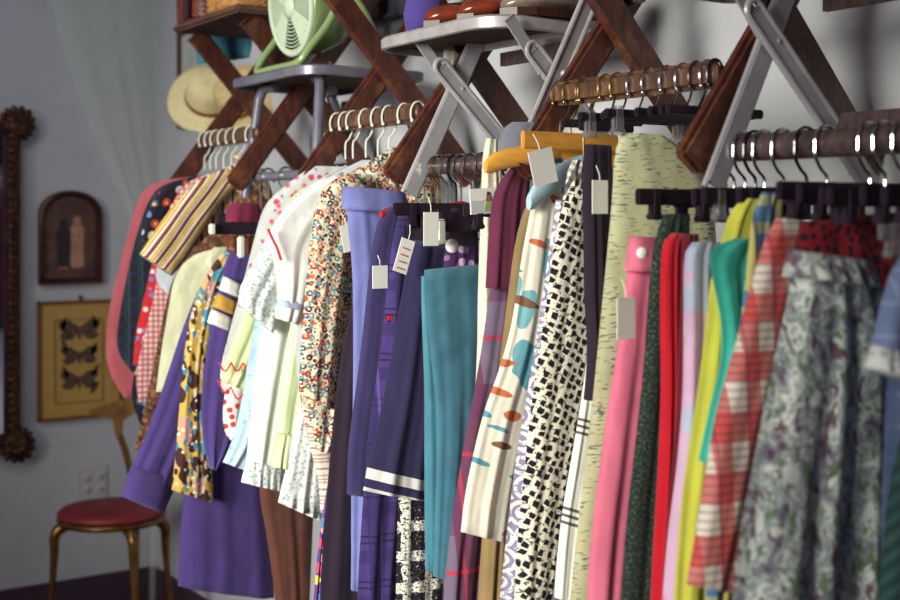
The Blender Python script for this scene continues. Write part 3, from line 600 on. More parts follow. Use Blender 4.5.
c_palebl = M_floral('pale_blue_dotted', (186, 208, 224), [(60, .2, [(150, 190, 220)], .5)]); c_white = M_solid('white_cotton', (234, 236, 236)); c_whlace = M_floral('white_eyelet_lace', (226, 230, 228), [(110, .28, [(166, 184, 196), (186, 198, 204)], .9), (60, .14, [(156, 172, 188)], .8)]); c_pgreen = M_solid('pale_green_voile', (208, 222, 176)); c_whsheer = M_solid('white_voile', (214, 220, 228)); c_bluband = M_solid('pale_blue_band', (170, 184, 214)); c_redpipe = M_solid('red_piping', (206, 40, 50))
c_flor = M_floral('small_flower_print', (232, 222, 192), [(74, .40, [(74, 90, 116), (120, 160, 176), (226, 156, 130), (186, 60, 62), (110, 130, 90), (66, 44, 70)], .9, (.34, (240, 228, 190))), (120, .36, [(206, 90, 60), (70, 50, 70), (100, 150, 170), (232, 170, 140)], .7, None, (1,1,1)), (150, .26, [(60, 70, 80), (190, 110, 70)], .6)], .0022)
c_candy = M_plaid('fine_candy_stripe', (226, 214, 196), [('y', .012, .004, 0, (180, 110, 110), .7), ('y', .018, .003, .006, (90, 120, 140), .7)]); c_multi = M_floral('bright_print', (92, 60, 130), [(50, .42, [(220, 190, 70), (200, 70, 110), (80, 120, 180), (226, 150, 170)], .85)]); c_mdark = M_solid('aubergine_cloth', (40, 26, 44))
c_peri = M_solid('periwinkle_linen', (120, 126, 190)); c_navy = M_solid('navy_wool', (52, 44, 92), .9, .25); c_navy2 = M_solid('dark_navy_wool', (44, 38, 80), .9, .25); c_pplaid = M_plaid('purple_tartan', (66, 48, 112), [('x', .05, .018, 0, (44, 34, 84), .8), ('y', .07, .02, 0, (50, 38, 92), .8), ('y', .07, .003, .03, (30, 26, 56), .9), ('y', .07, .003, .04, (30, 26, 56), .9), ('x', .05, .003, .03, (110, 80, 170), .6)])
c_boucle = M_plaid('black_white_boucle', (38, 30, 38), [('x', .045, .016, 0, (214, 210, 202), .75), ('y', .055, .018, 0, (214, 210, 202), .75)], warp=.016); c_teal = M_solid('teal_velvet', (60, 112, 134), .8, .2, var=((68, 122, 144), 8)); c_teal2 = M_solid('teal_lining', (80, 144, 166), .5)
def boucle():
    s = NT('black_white_boucle_check', .95); g = s.distort(s.uv(), 60, .006); x, y, _ = s.xy(g)
    A = s.m('MAXIMUM', band(s, x, .038, .014), band(s, y, .048, .016)); k, _ = s.noise(s.uv(), 240, 2, .8); A = s.m('MULTIPLY', A, s.m('GREATER_THAN', k, .46))
    B = s.m('MULTIPLY', s.m('GREATER_THAN', k, .62), .5); return s.done(s.mix(s.m('MAXIMUM', A, B), lin((30, 24, 34)), lin((222, 218, 208))))
c_boucle = boucle()
c_mplaid = M_plaid('mauve_maroon_tartan', (112, 96, 122), [('x', .13, .05, .02, (96, 30, 66), .75), ('y', .17, .05, .01, (96, 40, 78), .6), ('y', .17, .006, .065, (190, 40, 66), .9), ('x', .13, .004, .01, (190, 50, 70), .6)], twill=.0025)
c_mdots = M_floral('cream_dotted', (216, 210, 188), [(70, .17, [(240, 238, 222)], .8)], .0); c_khaki = M_solid('khaki_wool', (150, 124, 84)); c_mar = M_solid('maroon_wool', (98, 34, 66)); c_plum = M_solid('plum_check', (80, 50, 96))
c_leaf = M_floral('teal_brown_leaf_print', (240, 234, 218), [(14, .34, [(110, 176, 190), (100, 168, 186), (126, 92, 76), (120, 180, 190), (110, 170, 184)], .6, None, (1.7, .8, 1), .045), (22, .24, [(126, 88, 72), (90, 160, 180), (206, 110, 70)], .6, None, (.6, 2.0, 1), .03)], .03, .3)
def rings_print():
    s = NT('violet_ring_print', .85); g = s.uv(); q = s.vor(g, 30, rand=.25); d = s.m('MULTIPLY', q.outputs['Distance'], 24); k = s.m('GREATER_THAN', s.m('SINE', d), .15)
    n, _ = s.noise(g, 150, 1); k2 = s.m('GREATER_THAN', n, .56); return s.done(s.mix(s.m('MAXIMUM', s.m('MULTIPLY', k, .8), s.m('MULTIPLY', k2, .6)), lin((236, 234, 232)), lin((96, 82, 140))))
c_rings = rings_print()
def hound(name, a, b, sc, wp):
    s = NT(name, .9); g = s.map(s.distort(s.uv(), 70, wp), rot=math.radians(28)); q = s.vor(g, sc, rand=.42, dist='CHEBYCHEV'); x, y, _ = s.xy(s.map(g, sc=(sc, sc, 1)))
    k = s.m('LESS_THAN', q.outputs['Distance'], .30); n, _ = s.noise(s.uv(), 170, 1, .8); k2 = s.m('GREATER_THAN', n, .60); k = s.m('MAXIMUM', k, s.m('MULTIPLY', k2, .85)); return s.done(s.mix(k, lin(b), lin(a)))
c_hound = hound('black_white_houndstooth', (34, 22, 36), (236, 230, 212), 78, .008); c_hound2 = M_plaid('small_houndstooth', (232, 226, 214), [('x', .011, .0055, 0, (40, 30, 44), .85), ('y', .011, .0055, 0, (40, 30, 44), .5)], rot=.5)
c_whplaid = M_plaid('white_black_windowpane', (236, 234, 228), [('x', .10, .004, 0, (46, 38, 54), .9), ('x', .10, .004, .009, (46, 38, 54), .9), ('x', .10, .004, .018, (46, 38, 54), .9), ('y', .12, .004, 0, (46, 38, 54), .9), ('y', .12, .004, .009, (46, 38, 54), .9), ('y', .12, .004, .018, (46, 38, 54), .9)], rot=.3)
c_blk = M_solid('black_wool', (42, 30, 44), .95, .1)
def birch():
    s = NT('cream_flecked_linen', .85); g = s.uv(); a, _ = s.noise(s.map(s.distort(g, 20, .01), sc=(55, 330, 1)), 1, 2, .6); b, _ = s.noise(g, 26, 3); k = s.m('GREATER_THAN', s.m('ADD', a, s.m('MULTIPLY', s.m('SUBTRACT', b, .5), .35)), .60)
    c = s.mix(s.ramp(b, [(.35, (0,0,0,1)), (.65, (1,1,1,1))], False), lin((222, 222, 172)), lin((230, 228, 190))); return s.done(s.mix(s.m('MULTIPLY', k, .85), c, lin((112, 116, 96))))
c_birch = birch()
c_pink = M_solid('pink_satin', (230, 118, 148), .38, .1); 
def tweed():
    s = NT('dark_green_tweed', .95); a, _ = s.noise(s.uv(), 330, 2, .9); return s.done(s.mix(s.ramp(a, [(.5, (0,0,0,1)), (.72, (1,1,1,1))], False), lin((34, 40, 40)), lin((98, 128, 108))))
c_tweed = tweed(); c_red = M_solid('red_wool', (196, 14, 38), .85, .2); c_dkred = M_solid('dark_red_wool', (112, 10, 34), .85, .2); c_lav = M_floral('lavender_pink_print', (216, 178, 214), [(16, .45, [(226, 140, 186), (186, 196, 226), (226, 206, 216)], .8, None, (1,1,1), .03)])
c_yel = M_solid('yellow_cotton', (220, 218, 84), .8); c_tgreen = M_solid('turquoise_cotton', (60, 186, 168), .8); c_yblue = M_plaid('blue_yellow_print', (84, 130, 170), [('x', .04, .012, 0, (210, 196, 90), .8), ('y', .03, .012, 0, (200, 190, 110), .7), ('x', .02, .004, .01, (40, 60, 110), .8)])
c_rplaid = M_plaid('red_white_windowpane', (238, 226, 214), [('x', .040, .020, .008, (212, 34, 34), .74), ('y', .060, .030, .0, (212, 34, 34), .74), ('y', .0085, .0018, 0, (58, 34, 84), .55), ('x', .040, .0016, .005, (58, 40, 90), .6)], warp=.004, twill=.0036)

def toile():
    s = NT('grey_green_toile', .9); g = s.distort(s.uv(), 16, .03); a, _ = s.noise(s.map(g, sc=(1.2, .8, 1)), 36, 3, .6); b, _ = s.noise(s.map(g, loc=(4, 2, 0)), 22, 2); q, _ = s.noise(s.map(g, loc=(1, 7, 0), sc=(1.6, .7, 1)), 70, 2)
    P = [(0, (96, 78, 96)), (.36, (134, 134, 144)), (.43, (186, 194, 194)), (.48, (146, 156, 158)), (.53, (212, 220, 212)), (.59, (162, 166, 172)), (.64, (218, 226, 222))]
    col = s.ramp(a, [(p, lin(tuple(min(255, int(q_*1.08)) for q_ in k))) for p, k in P]); gm = s.m('MULTIPLY', s.m('GREATER_THAN', q, .56), s.m('GREATER_THAN', b, .48)); col = s.mix(gm, col, lin((120, 138, 108)))
    mm = s.m('MULTIPLY', s.m('LESS_THAN', q, .40), s.m('LESS_THAN', b, .50)); col = s.mix(mm, col, lin((122, 98, 108))); w_, _ = s.noise(s.map(g, loc=(9, 3, 0)), 34, 1); col = s.mix(s.m('GREATER_THAN', w_, .66), col, lin((228, 232, 228))); return s.done(col)
c_toile = toile()
c_rcheck = M_floral('red_black_dotted', (150, 24, 40), [(95, .34, [(34, 18, 30)], 1)], .0); c_denim = M_plaid('denim_blue_plaid', (116, 134, 176), [('x', .03, .004, 0, (150, 170, 206), .6), ('y', .03, .004, 0, (150, 170, 206), .6), ('x', .06, .014, .01, (84, 106, 160), .6)]); c_gstripe = M_stripes('green_navy_stripe', .012, [(0, (44, 74, 76)), (.5, (60, 100, 96))], rot=.9)
m_tagprint = M_plain('tag_print', (190, 110, 120), .7); m_skinprint = M_plain('print_skin', (150, 106, 88), .7); m_greenprint = M_plain('print_green', (150, 176, 110), .7); m_pale = M_plain('print_pale_grey', (196, 200, 204), .7)
def price_tag(t, xs, c, w_=.03, h=.05, tilt=0, off=.03, lines=0, yaw=0):
    o, p, R, nn = card('price_tag', t, xs, c, w_, h, m_card, off, yaw, tilt)
    for k in range(lines): box('printed_line', p+R@Vector((0, h*(.22-.2*k), -.0009)), (w_*.6, .0022, .0006), m_tagprint, o, R=R)
    tube('tag_string', [p+R@Vector((0, h*.46, 0)), p+R@Vector((.002, h*.7, .004)), p+R@Vector((.0, h*.95, .008))], .0006, m_card, o, 5); return o
UP = 645   # below the picture: hems that are out of sight
# ======== rung of the chair under the baskets
zr = ZW
H = lambda *a, **k: hanger(*a, **k)
H('wire', .03, zr, 'chrome wire hanger of the salmon blouse', m_white); one_piece('blouse', 'salmon pink long blouse, the farthest garment against the far wall', 'blouse', c_salmon, .03, [(196, 176), (150, 182), (137, 200), (124, 250), (110, 300), (105, 345), (108, 372), (124, 398)], zr and None, th=.03)
t = garment('shirt', 'dark navy and green plaid shirt hanging between the salmon and the dark flowered blouses', 'shirt', c_dkplaid, .065, [(200, 178), (158, 183), (142, 215), (130, 260), (120, 310), (115, 350), (132, 372)], top='shirt_body')
H('wire', .065, zr, 'wire hanger of the navy and green plaid shirt', m_white)
t = garment('blouse', 'dark flowered blouse with short puffed sleeves beside the navy plaid shirt', 'blouse', c_dkflor, .10, [(205, 174), (176, 180), (168, 225), (160, 290), (142, 350), (128, 392), (140, 425)], top='blouse_body'); sheet('sleeve', c_dkflor, t, .112, [(185, 178), (163, 184), (148, 210), (141, 238)], [(200, 182), (178, 205), (168, 232), (160, 256)], th=.02, rows=14, cols=12)
H('wire', .10, zr, 'wire hanger of the dark flowered blouse', m_white)
one_piece('shirt', 'bright red flowered shirt seen as a narrow strip behind the red gingham', 'shirt', c_redflor, .13, [(210, 178), (182, 185), (168, 210), (155, 250), (146, 290), (135, 335), (133, 365)], th=.022)
H('wire', .145, zr, 'wire hanger of the red gingham shirt', m_white)
t = garment('shirt', 'red and white gingham shirt behind the striped blouse', 'shirt', c_redging, .16, [(222, 172), (195, 176), (174, 196), (165, 240), (156, 285), (146, 330), (134, 375), (138, 402)], top='shirt_body', th=.026)
one_piece('blouse', 'pale grey cotton blouse peeping out below the striped sleeve', 'blouse', c_ltgrey, .19, [(228, 170), (208, 178), (190, 200), (172, 240), (156, 264), (156, 284), (172, 296), (176, 330)], th=.022)
H('wire', .19, zr, 'wire hanger of the pale grey blouse', m_white)
t = garment('blouse', 'short-sleeved blouse in maroon, yellow and white stripes', 'blouse', c_strp, .235, [(247, 156), (236, 164), (212, 172), (204, 200), (194, 250), (186, 290), (180, 340)], top='blouse_body', th=.034)
sheet('sleeve', c_strps, t, .262, [(226, 168), (196, 180), (168, 212), (150, 238), (140, 254)], [(244, 178), (222, 200), (203, 232), (188, 258), (172, 276)], th=.03, k=2, rows=16, cols=16, amp=.004)
sheet('collar', c_strp, t, .27, [(250, 150), (240, 156), (233, 170), (230, 182)], [(262, 152), (256, 164), (250, 176), (244, 190)], th=.008, rows=8, cols=8)
H('wire', .235, zr, 'white hanger of the striped blouse', m_white, half=.03); H('wire', .30, zr, 'white hanger beside the one with the striped blouse', m_white, half=.03)
t = garment('blouse', 'brown lace blouse, a thin edge between the striped sleeve and the cream jacket', 'blouse', c_brlace, .305, [(246, 190), (206, 238), (186, 256), (171, 280), (162, 320), (153, 365), (144, 410), (134, 450)], top='blouse_body', th=.024)
# ======== low rung of the tube-legged chair
zr = ZM
t = garment('jacket', 'cream jacket with rounded shoulder beside the purple suit', 'jacket', c_cream, .345, [(232, 246), (208, 250), (190, 256), (174, 274), (168, 310), (161, 350), (156, 392)], top='jacket_body', th=.03, zr=1.36)
sheet('collar', c_cream, t, .362, [(216, 246), (210, 250), (206, 262)], [(232, 248), (228, 262), (216, 276)], th=.008, rows=6, cols=6)
H('clip', .345, zr, 'hanger of the cream jacket', half=.10, zb=1.31)
t = garment('purple_jacket', 'purple wool jacket whose long sleeve ends above the gold chair', 'jacket', c_purple, .385, [(225, 262), (205, 275), (185, 320), (168, 372), (148, 430), (132, 465), (122, 494)], [(240, 262), (236, 300), (228, 350), (214, 410), (190, 450), (178, 480), (164, 511)], top='jacket_body', th=.036, zr=1.36)
sheet('cuff', c_purple, t, .392, [(131, 466), (126, 480), (121, 496)], [(172, 478), (168, 495), (162, 513)], th=.046, rows=6, cols=16, amp=.003, k=1)
H('wire', .385, zr, 'hanger of the purple jacket with the long sleeve')
one_piece('scarf', 'long scarf with a gold, brown and teal print between two purple sleeves', 'scarf', c_yflor, .44, [(226, 248), (204, 276), (190, 315), (183, 360), (180, 400), (177, 440), (172, 490)], [(236, 252), (222, 280), (212, 330), (205, 370), (206, 420), (212, 460), (214, 503)], th=.024, amp=.005)
t = garment('skirt', 'long purple wool skirt reaching lowest beside the gold chair', 'skirt', c_purple2, .40, [(232, 430), (200, 440), (188, 470), (183, 500), (180, 540), (178, 586)], [(262, 430), (264, 470), (268, 500), (271, 530), (273, 565), (274, 598)], top='skirt_body', th=.05, k=3, zr=1.1)
t = garment('purple_jacket', 'purple wool jacket with cream and gold sleeve bands', 'jacket', c_purple, .475, [(246, 236), (228, 250), (218, 290), (208, 340), (200, 400), (202, 440), (210, 468)], [(262, 240), (262, 300), (258, 360), (252, 400), (246, 430), (232, 455), (214, 470)], top='jacket_body', th=.03, zr=1.36)
for c_, y0 in ((c_stripecuff, 0), (c_goldb, 17), (c_stripecuff, 33)):
    sheet('sleeve_band', c_, t, .487, [(223-y0*.36, 276+y0), (219-y0*.36, 289+y0)], [(243-y0*.3, 286+y0), (240-y0*.3, 299+y0)], th=.036, rows=5, cols=10, amp=.002)
H('wire', .475, zr, 'hanger of the purple jacket with sleeve bands')
t = garment('trousers', 'brown corduroy trousers low behind the white lace hem', 'trousers', c_brown, .58, [(276, 400), (262, 450), (258, 490), (268, 540), (276, 602), (278, UP)], [(318, 400), (318, 450), (314, 500), (312, 550), (310, 602), (308, UP)], top='trouser_leg', th=.04, zr=1.1)
_h = H('bar', .575, zr, 'black bar hanger with a white clip under the maroon felt', half=.20, zb=1.29, bh=.024)
box('clip', PX(241, 247, .585), (.014, .013, .042), m_white, _h, .003)
box('clip', PX(212, 229, .585), (.014, .010, .020), m_white, _h, .002)
one_piece('beret', 'maroon felt beret hooked over the black hanger', 'hat', c_maroon, .535, [(232, 202), (225, 208), (226, 222)], [(258, 204), (262, 210), (260, 224)], th=.05, rows=10, cols=12)
t = garment('belt', 'brown leather belt hooked below the black hanger', 'belt', M_plain('brown_belt_leather', (120, 62, 44), .4), .55, [(226, 236), (226, 244), (227, 252)], [(262, 236), (262, 246), (262, 256)], top='strap', th=.02, rows=6)
box('buckle', PX(218, 243, .575), (.012, .012, .016), m_brass, t, .002)
# ======== rung of the wooden chair right of the fan
zr = ZW
G_ = 'white hangers on the middle wooden rung'
def HW(x, lab): return H('wire', x, ZW, lab, m_white, half=.035 if x > .99 else .07)
t = garment('blouse', 'white blouse printed with small pink roses', 'blouse', c_rose, .70, [(312, 166), (284, 186), (264, 204), (254, 240), (244, 280), (230, 330), (219, 372), (222, 392)], top='blouse_body', th=.026); HW(.70, 'white hanger of the rose-printed blouse')
t = garment('blouse', 'pale lime blouse with a red-edged scalloped hem', 'blouse', c_lime, .735, [(318, 180), (290, 195), (262, 250), (248, 300), (238, 330), (226, 360), (220, 378)], [(330, 180), (320, 250), (300, 300), (280, 340), (262, 380), (250, 396)], top='blouse_body', th=.024)
bm = bmesh.new(); ax, nn = hang_axes(0); pts = []
for k in range(33):
    f = k/32; u, v = 218+32*f, 380+16*f+9*abs(math.sin(f*PI*2.5)); p = on_plane(u, v, (.757, HY, 0), nn); pts.append(p)
add_tube(bm, pts, .0015, 6); pts = []
for k in range(33):
    f = k/32; u, v = 219+30*f, 362+9*abs(math.sin(f*PI*2.5)); pts.append(on_plane(u, v, (.757, HY, 0), nn))
add_tube(bm, pts, .0015, 6); obj('scalloped_edging', bm, c_redpipe, t, True, label='red scalloped edging'); HW(.735, 'white hanger of the lime blouse')
one_piece('skirt', 'white skirt with red polka dots below the lime scallops', 'skirt', c_dots, .725, [(240, 370), (226, 385), (222, 410), (224, 432), (230, 440)], [(262, 370), (262, 400), (258, 420), (250, 446)], th=.02, rows=14)
one_piece('blouse', 'pale blue dotted blouse whose pointed hem hangs beside the polka dots', 'blouse', c_palebl, .765, [(322, 178), (300, 190), (280, 230), (262, 290), (250, 340), (242, 400), (232, 440), (222, 462)], [(332, 180), (330, 250), (310, 320), (290, 400), (270, 450), (250, 472)], th=.022); HW(.765, 'white hanger of the pale blue dotted blouse')
one_piece('blouse', 'pale blue gingham blouse, a narrow strip beside the white lace sleeve', 'blouse', c_bging, .785, [(326, 180), (300, 200), (285, 240), (270, 290), (262, 330), (254, 372), (246, 420)], [(336, 180), (320, 250), (300, 320), (290, 380), (280, 430)], th=.018)
t = garment('blouse', 'white blouse with wide eyelet lace sleeve and ruffled hem', 'blouse', c_white, .815, [(330, 176), (306, 186), (285, 215), (272, 260), (262, 320), (256, 370), (250, 420), (246, 466), (243, 480)], [(345, 178), (340, 250), (325, 320), (305, 390), (292, 440), (284, 468), (282, 486)], top='blouse_body', th=.03)
sheet('lace_sleeve', c_whlace, t, .84, [(316, 184), (292, 196), (272, 228), (254, 262), (238, 290), (240, 305)], [(335, 196), (318, 230), (302, 262), (290, 296), (276, 322), (274, 334)], th=.022, rows=16, cols=18)
sheet('ruffle', c_whlace, t, .82, [(247, 460), (243, 472), (241, 482)], [(286, 468), (284, 480), (282, 491)], th=.036, rows=8, cols=36, amp=.004, k=6); HW(.815, 'white hanger of the eyelet lace blouse')
t = garment('blouse', 'pale green voile blouse with a ruffled hem', 'blouse', c_pgreen, .86, [(345, 178), (320, 200), (305, 260), (292, 320), (282, 370), (276, 420), (271, 462)], [(352, 178), (345, 260), (335, 330), (322, 380), (312, 420), (308, 460)], top='blouse_body', th=.026)
sheet('ruffle', c_pgreen, t, .872, [(276, 432), (272, 450), (270, 466)], [(312, 440), (310, 455), (307, 472)], th=.034, rows=10, cols=40, amp=.006, k=6); HW(.86, 'white hanger of the pale green blouse')
one_piece('petticoat', 'white cotton petticoat with a lace hem below the green ruffle', 'petticoat', c_whlace, .885, [(318, 380), (300, 400), (290, 450), (284, 480), (277, 502)], [(332, 380), (330, 430), (324, 470), (322, 522)], th=.03, rows=20, ruffle=.006)
t = garment('blouse', 'sheer white blouse with red piping and a pale blue sleeve band', 'blouse', c_whsheer, .90, [(362, 160), (340, 170), (320, 182), (308, 230), (300, 290), (294, 350), (300, 400)], top='blouse_body', th=.028)
sheet('sleeve', c_white, t, .922, [(342, 172), (304, 190), (280, 214), (268, 232), (274, 262), (278, 292), (275, 318)], [(350, 190), (335, 230), (322, 262), (312, 290), (304, 312), (298, 325)], th=.024, rows=16, cols=16)
sheet('sleeve_band', c_bluband, t, .924, [(277, 299), (276, 306)], [(307, 303), (304, 311)], th=.034, rows=4, cols=10, amp=.002)
tube('piping', [on_plane(u, v, (.94, HY, 0), nn) for u, v in ((268, 229), (272, 238), (277, 248), (281, 260))], .0022, c_redpipe, t, 6); HW(.90, 'white hanger of the sheer white blouse')
t = garment('shirt', 'long-sleeved shirt in a tiny multicoloured flower print', 'shirt', c_flor, .955, [(388, 150), (360, 168), (330, 180), (314, 204), (310, 260), (304, 320), (300, 370), (300, 400), (306, 430), (312, 450)], [(404, 158), (400, 260), (390, 340), (370, 400), (352, 440), (330, 452)], top='shirt_body', th=.032)
sheet('sleeve', c_flor, t, .978, [(352, 172), (326, 186), (312, 220), (305, 290), (300, 350), (298, 392)], [(368, 186), (352, 230), (345, 290), (338, 350), (330, 410)], th=.028, rows=18, cols=14)
sheet('collar', c_flor, t, .985, [(392, 146), (378, 160), (366, 172)], [(404, 150), (400, 168), (396, 188)], th=.008, rows=6, cols=8)
sheet('hem_panel', c_candy, t, .958, [(306, 425), (310, 450), (318, 476), (320, 512)], [(340, 425), (342, 450), (342, 470), (340, 512)], th=.03, rows=10, cols=12); HW(.955, 'white hanger of the tiny flowered shirt')
t = garment('blouse', 'flowered blouse shoulder hanging behind the steel chair leg', 'blouse', c_flor, 1.005, [(420, 160), (406, 170), (400, 190), (396, 230), (392, 300), (390, 380)], [(440, 164), (440, 200), (440, 260), (438, 300), (436, 380)], top='blouse_body', th=.022); HW(1.0, 'white hanger near the end of the middle wooden rung')
# ======== rung of the steel chair with the shoes
zr = ZM
def HC(x, lab, **k): return H('clip', x, ZM, lab, **k)
one_piece('scarf', 'thin bright scarf printed in yellow, pink and blue hanging to the lower edge', 'scarf', c_multi, 1.03, [(346, 330), (340, 400), (330, 470), (318, 540), (310, UP)], [(352, 330), (348, 400), (340, 470), (330, 540), (322, UP)], th=.014)
one_piece('skirt', 'long aubergine skirt between the bright scarf and the periwinkle skirt', 'skirt', c_mdark, 1.06, [(364, 250), (352, 300), (338, 370), (332, 430), (326, 500), (321, 560), (318, UP)], [(384, 250), (384, 400), (382, 500), (380, 600), (378, UP)], th=.03); HC(1.06, 'clip hanger of the aubergine skirt', half=.12)
t = garment('skirt', 'periwinkle blue linen skirt folded over its hanger', 'skirt', c_peri, 1.095, [(350, 192), (346, 215), (352, 260), (353, 340), (352, 420), (350, 500), (350, 590)], [(400, 196), (402, 260), (402, 340), (400, 420), (390, 500), (380, 590)], top='skirt_body', th=.03, pleat=.006, crease=2)
sheet('waistband', c_peri, t, 1.10, [(343, 186), (341, 196), (342, 209)], [(405, 192), (408, 202), (410, 214)], th=.038, rows=6, cols=14, amp=.002); HC(1.095, 'clip hanger of the periwinkle skirt', half=.15, zb=1.325)
price_tag(t, 1.09, (348, 238), .024, .045, 12, -.04)
t = garment('skirt', 'dark navy wool skirt with a square white tag, beside the periwinkle one', 'skirt', c_navy, 1.135, [(384, 208), (374, 230), (368, 280), (362, 340), (354, 400), (347, 450), (346, 494)], [(408, 208), (408, 300), (404, 380), (396, 440), (392, 498)], top='skirt_body', th=.03, pleat=.006, crease=2); H('plastic', 1.135, ZM, 'red plastic hanger with a steel hook above the navy skirt', m_chrome, m_darkred, half=.155, drop=.012, zb=1.322)
price_tag(t, 1.135, (380, 277), .027, .036, 0, .03, 0)
t = garment('skirt', 'purple and navy tartan skirt reaching the lower edge', 'skirt', c_pplaid, 1.165, [(400, 206), (392, 240), (386, 300), (378, 370), (368, 430), (362, 510), (357, 590), (356, UP)], [(424, 206), (424, 300), (420, 400), (410, 500), (400, 600), (398, UP)], top='skirt_body', th=.03, pleat=.006, crease=2); HC(1.165, 'clip hanger of the purple tartan skirt', half=.14)
box('red_stitch', PX(389, 318, 1.19), (.004, .012, .012), c_redpipe, t, .002)
t = garment('skirt', 'black and white woven check skirt showing under the striped navy hem', 'skirt', c_boucle, 1.19, [(420, 300), (405, 400), (400, 470), (397, 530), (395, UP)], [(450, 300), (448, 400), (446, 500), (444, 600), (443, UP)], top='skirt_body', th=.03)
t = garment('skirt', 'black skirt with clips high behind the navy one', 'skirt', c_blk, 1.20, [(412, 212), (404, 240), (404, 290), (404, 350)], [(476, 206), (478, 240), (478, 290), (478, 350)], top='skirt_body', th=.014, rows=14); HC(1.20, 'wide black clip hanger above the navy striped skirt', half=.17, zb=1.325)
_O = Vector((1.225, HY, 0)); _a, _b = on_plane(366, 467, _O, Vector((1,0,0))), on_plane(433, 482, _O, Vector((1,0,0))); _m = (_b.z-_a.z)/(_b.y-_a.y); _z = _a.z-_m*(_a.y-HY)
def navy_hem():
    s = NT('navy_wool_with_white_hem_stripes', .9, 0, .25); x, y, _ = s.xy(s.uv()); d = s.m('SUBTRACT', _z, s.m('SUBTRACT', y, s.m('MULTIPLY', x, _m))); k = None
    for p, q in ((.0, .0165), (.030, .0465)):
        e = s.m('MULTIPLY', s.m('GREATER_THAN', d, p), s.m('LESS_THAN', d, q)); k = e if k is None else s.m('ADD', k, e)
    return s.done(s.mix(k, lin((44, 38, 80)), lin((236, 232, 228))))
t = garment('skirt', 'navy skirt with two white stripes round its hem', 'skirt', navy_hem(), 1.225, [(414, 240), (408, 262), (398, 310), (390, 360), (378, 420), (368, 455), (362, 490)], [(452, 244), (450, 300), (446, 360), (440, 420), (436, 460), (433, 502)], top='skirt_body', th=.03, pleat=.008, crease=2)
price_tag(t, 1.225, (404, 256), .024, .052, -18, .03, 4); H('clip', 1.225, ZM, 'clip hanger of the striped-hem navy skirt', half=.10, zb=1.31)
t = garment('skirt', 'purple printed skirt with a round white badge behind the teal velvet', 'skirt', M_floral('purple_print', (72, 44, 96), [(60, .36, [(150, 110, 170), (40, 28, 56), (190, 160, 190)], .8)]), 1.24, [(446, 244), (443, 270), (442, 310)], [(478, 248), (480, 270), (480, 310)], top='skirt_body', th=.012, rows=10)
bm = bmesh.new(); add_lathe(bm, [(.0005, .003), (.010, .0025), (.011, 0), (.0005, -.001)], PX(452, 246, 1.262), axis_R((1, -.2, 0)), 20); obj('badge', bm, m_card, t, True)
t = garment('skirt', 'teal velvet skirt folded lengthwise, with a lighter lining edge', 'skirt', c_teal, 1.275, [(424, 270), (424, 300), (430, 350), (436, 410), (436, 460), (434, 520), (433, 576)], [(484, 264), (486, 300), (486, 360), (480, 420), (474, 480), (462, 540), (452, 580)], top='skirt_body', th=.026, pleat=.004, crease=2, amp=.003)
sheet('lining', c_teal2, t, 1.262, [(421, 276), (421, 310), (424, 380), (424, 440), (424, 500), (425, 570)], [(432, 276), (434, 310), (442, 380), (446, 440), (446, 500), (446, 574)], th=.012, rows=16, cols=10, amp=.003)
H('clip', 1.275, ZM, 'hanger with a white clip on the corner of the teal skirt', m_dkwire, half=.165, zb=1.30, clips=m_white)
price_tag(t, 1.28, (431, 229), .026, .05, 0, .02, 0)
# card with picture
def pcard(t, xs, c, w_, h, tilt=0, off=.03):
    o, p, R, nn = card('swing_card', t, xs, c, w_, h, m_card, off, 0, tilt)
    box('print_ground', p+R@Vector((0, -h*.22, -.0009)), (w_*.96, h*.5, .0005), m_pale, o, R=R)
    for x0, y0, ww, hh, mm in ((.1, .3, .12, .13, m_ink), (.1, .12, .2, .26, m_skinprint), (.08, -.2, .28, .34, m_greenprint)):
        bm = bmesh.new(); add_poly(bm, [p+R@Vector((x0*w_+ww*w_*a*.5, y0*h+hh*h*b*.5, -.0012)) for a, b in ((-1, -1), (1, -1), (.75, .3), (.4, 1), (-.4, 1), (-.75, .3))], R@Vector((0,0,-.0006))); obj('printed_figure', bm, mm, o)
    return o
t = garment('trousers', 'cream dotted trousers with a picture card pinned to the waist', 'trousers', c_mdots, 1.30, [(486, 138), (482, 160), (481, 220), (478, 290), (478, 350), (474, 420)], [(500, 140), (504, 200), (506, 280), (502, 350), (498, 420)], top='trouser_leg', th=.022)
pcard(t, 1.31, (485, 201), .054, .038, 3, .03)
H('plastic', 1.30, ZM, 'cream plastic hanger at the top of the dotted trousers', m_chrome, m_white, half=.05, drop=.01, zb=1.37)
for k in range(3): H('wire', 1.0+.05*k+.02, ZM, 'bare hanger with a chrome hook near the left end of the steel rung' if k == 0 else ('hanger with a brass hook near the left end of the steel rung' if k == 1 else 'hanger with a dull hook in the middle of the steel rung'), [m_chrome, m_brass, m_dkwire][k], half=.07, drop=.03)
t = garment('skirt', 'mauve and maroon tartan skirt with red lines', 'skirt', c_mplaid, 1.335, [(500, 190), (497, 230), (492, 270), (484, 330), (476, 380), (466, 430), (456, 490), (446, 560), (440, UP)], [(530, 200), (528, 260), (520, 340), (508, 420), (496, 500), (486, 580), (480, UP)], top='skirt_body', th=.03, pleat=.007, crease=3)
H('clip', 1.335, ZM, 'hanger of the mauve tartan skirt', half=.13)
one_piece('skirt', 'maroon wool skirt draped over the honey wooden hanger', 'skirt', c_mar, 1.352, [(512, 166), (498, 184), (492, 200), (488, 250), (486, 288)], [(530, 166), (530, 200), (528, 250), (526, 290)], th=.026, rows=16)
